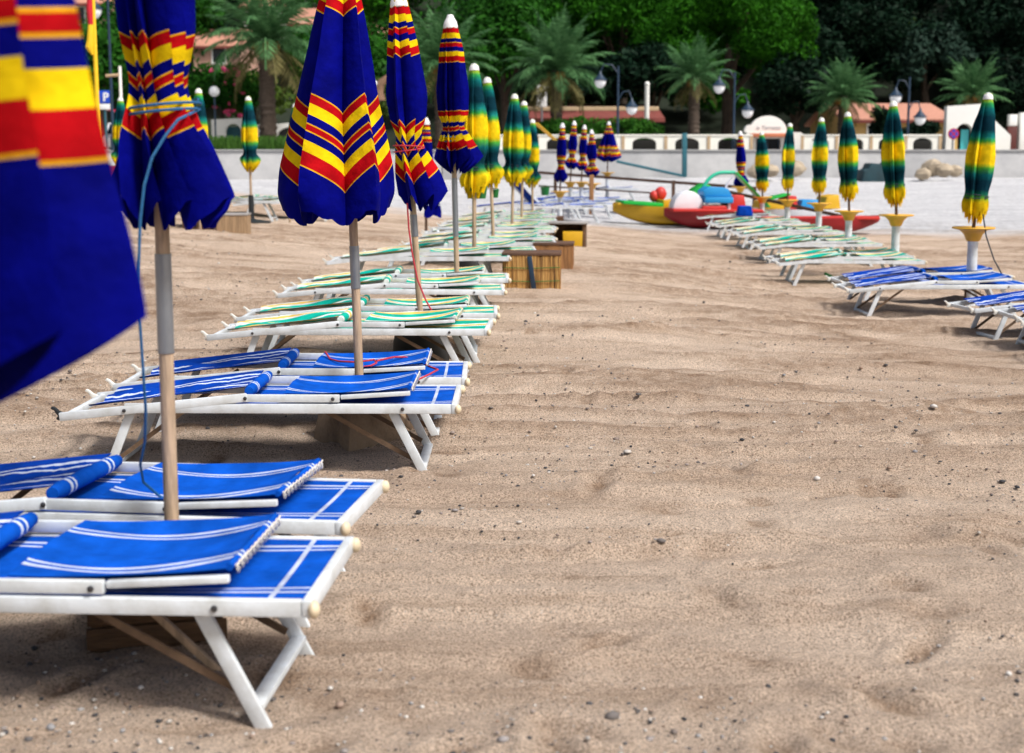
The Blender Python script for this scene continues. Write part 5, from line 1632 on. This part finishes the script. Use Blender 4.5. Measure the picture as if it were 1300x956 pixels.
xs = np.linspace(-110, 120, 90); ys = np.linspace(82, 200, 60)
X, Y = np.meshgrid(xs, ys)
Z = 1.88 + sstep(80, 185, Y) * 62 + (fbm(X * .05, Y * .05, 3, 8) - .5) * 6 * sstep(86, 110, Y) - .3
i = np.arange(59)[:, None] * 90 + np.arange(89)[None, :]
o = from_np('hill', np.stack([X, Y, Z], -1).reshape(-1, 3), np.stack([i, i + 1, i + 91, i + 90], -1).reshape(-1, 4), 'hill', smooth=True)
tag(o, 'steep wooded hill closing the view', 'hill', kind='structure')
o = MB().box((3, 84.2, .9), (230, 5, 1.9)).build('terrain', 'hill'); tag(o, 'dark ground between promenade and hill', 'ground', kind='structure')

T(925, 56, 80., 104, 92, 'big bright green umbrella pine with a domed crown', 'pine', 'pine_tree', k=90, n=420, cr=1.25, size=.16, seed=31, trunk_r=.4, low=-.45, aspect=.28)
T(790, 20, 88., 70, 60, 'green pine beside the domed umbrella pine', 'pine', 'pine_tree', k=50, n=330, cr=1.3, size=.2, seed=32, aspect=.3)
T(640, 60, 84., 62, 58, 'rounded mid green tree behind the narrow striped umbrellas', 'leaf_mid', k=42, n=260, cr=1.2, size=.2, seed=33)
T(830, 100, 78., 50, 34, 'dark tree in the shade behind the hedge', 'leaf_dark', k=30, n=200, cr=1.1, size=.2, seed=34)
T(720, 112, 78., 60, 24, 'dark tree above the pavilion roof', 'leaf_dark', k=30, n=200, cr=1., size=.2, seed=35, z0=1.9)
T(510, 105, 76., 52, 46, 'leafy tree with a bare curved limb between blue umbrellas', 'leaf_mid', k=36, n=220, cr=1.1, size=.18, seed=36)
T(430, 130, 72., 58, 40, 'dense dark bush behind the bell shaped umbrella', 'leaf_olive', k=36, n=220, cr=.95, size=.15, seed=37, z0=1.9)
T(282, 118, 66., 40, 36, 'oleander bush dotted with pink flowers', 'leaf_mid', 'oleander_bush', 'bush', k=34, n=200, cr=.7, size=.12, seed=38, z0=1.9, trunk_r=.08)
T(325, 128, 68., 40, 30, 'yellowish green bush next to the oleander', 'leaf_olive', 'bush', 'bush', k=26, n=180, cr=.7, size=.13, seed=39, z0=1.9, trunk_r=.08)
T(125, 95, 64., 42, 55, 'dark glossy leaved tree behind the flagpole', 'leaf_mid', k=34, n=120, cr=1.0, size=.26, seed=40, z0=1.9)
T(230, 40, 96., 50, 50, 'mid green tree behind the corded umbrella', 'leaf_mid', k=30, n=200, cr=1.3, size=.22, seed=41)
T(410, 78, 80., 40, 38, 'bright green bush below the pink house', 'leaf_mid', k=26, n=200, cr=1., size=.18, seed=42)
T(470, 80, 90., 48, 44, 'green tree below the thin strip of roof', 'leaf_mid', k=30, n=200, cr=1.1, size=.2, seed=43)
T(1010, 120, 76., 45, 40, 'black green tree between umbrella pine and drooping palm', 'leaf_dark', k=30, n=220, cr=1., size=.18, seed=44)
T(1175, 82, 92., 55, 45, 'grey green tree standing out of the dark wood', 'leaf_grey', k=36, n=220, cr=1.2, size=.2, seed=45)
T(1275, 60, 96., 50, 60, 'grey green tree at the edge of the dark wood', 'leaf_grey', k=36, n=220, cr=1.3, size=.2, seed=46)
T(1130, 60, 100., 40, 40, 'small olive green tree high in the dark wood', 'leaf_olive', k=22, n=150, cr=1.1, size=.2, seed=47)
T(1118, 165, 68., 12, 26, 'slim dark cypress bush before the ochre house', 'leaf_dark', 'bush', 'bush', k=16, n=160, cr=.4, size=.1, seed=48, z0=1.9, trunk_r=.05)
T(1170, 174, 66., 22, 18, 'round dark bush under the lamp before the ochre house', 'leaf_dark', 'bush', 'bush', k=18, n=200, cr=.45, size=.1, seed=49, z0=1.9, trunk_r=.05)
T(1285, 130, 70., 30, 45, 'black tree behind the end of the portal', 'leaf_dark', k=26, n=220, cr=1., size=.18, seed=50, z0=1.9)
# pink flowers of the oleander, part of the bush
ol = bpy.data.objects['oleander_bush']
b = MB()
rs = random.Random(3)
for k in range(46):
    px, py = rs.uniform(248, 312), rs.uniform(86, 148)
    q = at(px, py, 65.2) - ol.location
    q.y = -.9 + rs.uniform(-.3, .6)
    b.ball(q, (.11 * rs.uniform(.6, 1.4), .11, .1), 6, 4, .2)
b.build('blossom', 'flower', ol)
# bare limb
o = MB().tube([at(482, 128, 70.), at(480, 116, 70.), at(484, 105, 70.), at(494, 98, 70.)], [.3, .28, .22, .18], 10).build('dead_palm_stump', mk('dead bark', (.28, .16, .1), .9, .4, 4), None, smooth=True)
tag(o, 'curved brown dead trunk between two blue umbrellas', 'trunk')

# the wood on the hillside reads as one mass
Vs = {'leaf_mid': [], 'leaf_dark': [], 'pine': []}
rg = np.random.default_rng(909)
rs = random.Random(909)
for k in range(250):
    Yt = rs.uniform(90, 150)
    px = rs.uniform(-120, 1420)
    x = (px - CX) / F * Yt
    z = hillz(x, Yt)
    rad = rs.uniform(2.2, 4.2)
    dark = px > 985 + rs.uniform(-30, 30) or rs.random() < .25
    if (Yt < 101) and (240 < px < 520 or px < 160): continue
    key = 'leaf_dark' if dark else ('pine' if rs.random() < .3 else 'leaf_mid')
    c, r_ = crown_clumps((x, Yt, z + rad * 1.25), (rad, rad, rad * 1.1), 13, rad * .4, rg, -.6)
    V, _ = leaves(c, r_, 190, .22, rg, .45)
    Vs[key].append(V)
for key, nm, lab in (('leaf_mid', 'hillside_wood', 'mid green wood covering the slope behind the palms'), ('leaf_dark', 'dark_wood', 'dark holm oak wood covering the slope above the ochre house'), ('pine', 'pine_wood', 'bright green pine wood scattered over the slope')):
    V = np.concatenate(Vs[key])
    tag(from_np(nm, V, np.arange(len(V)).reshape(-1, 4), key), lab, 'wood', kind='stuff')

# ------------------------------------------------------------------ light
w = bpy.data.worlds.new('World'); sc.world = w; w.use_nodes = True
nt = w.node_tree
bg = nt.nodes['Background']
sky = nt.nodes.new('ShaderNodeTexSky'); sky.sky_type = 'NISHITA'; sky.sun_disc = False
SUN = Vector((.55, -.42, .95)).normalized()
el = math.asin(SUN.z); az = math.atan2(SUN.x, SUN.y)
sky.sun_elevation = el; sky.sun_rotation = az
sky.air_density = 1.2; sky.dust_density = 6; sky.ozone_density = .6
hs = nt.nodes.new('ShaderNodeHueSaturation'); hs.inputs['Saturation'].default_value = .85
nt.links.new(sky.outputs[0], hs.inputs['Color']); nt.links.new(hs.outputs[0], bg.inputs['Color'])
bg.inputs['Strength'].default_value = .05
l = bpy.data.lights.new('sun', 'SUN'); l.energy = 1.5; l.angle = R(11); l.color = (1, .985, .96)
lo = bpy.data.objects.new('sun', l); col.objects.link(lo)
lo.rotation_euler = (-SUN).to_track_quat('-Z', 'Y').to_euler()

sc.view_settings.view_transform = 'Standard'
sc.view_settings.look = 'None'
sc.view_settings.gamma = 1
sc.view_settings.use_curve_mapping = False
sc.view_settings.exposure = 1.32
sc.render.engine = 'CYCLES'
sc.cycles.max_bounces = 6
sc.cycles.diffuse_bounces = 3
sc.cycles.transparent_max_bounces = 6
sc.cycles.use_denoising = True
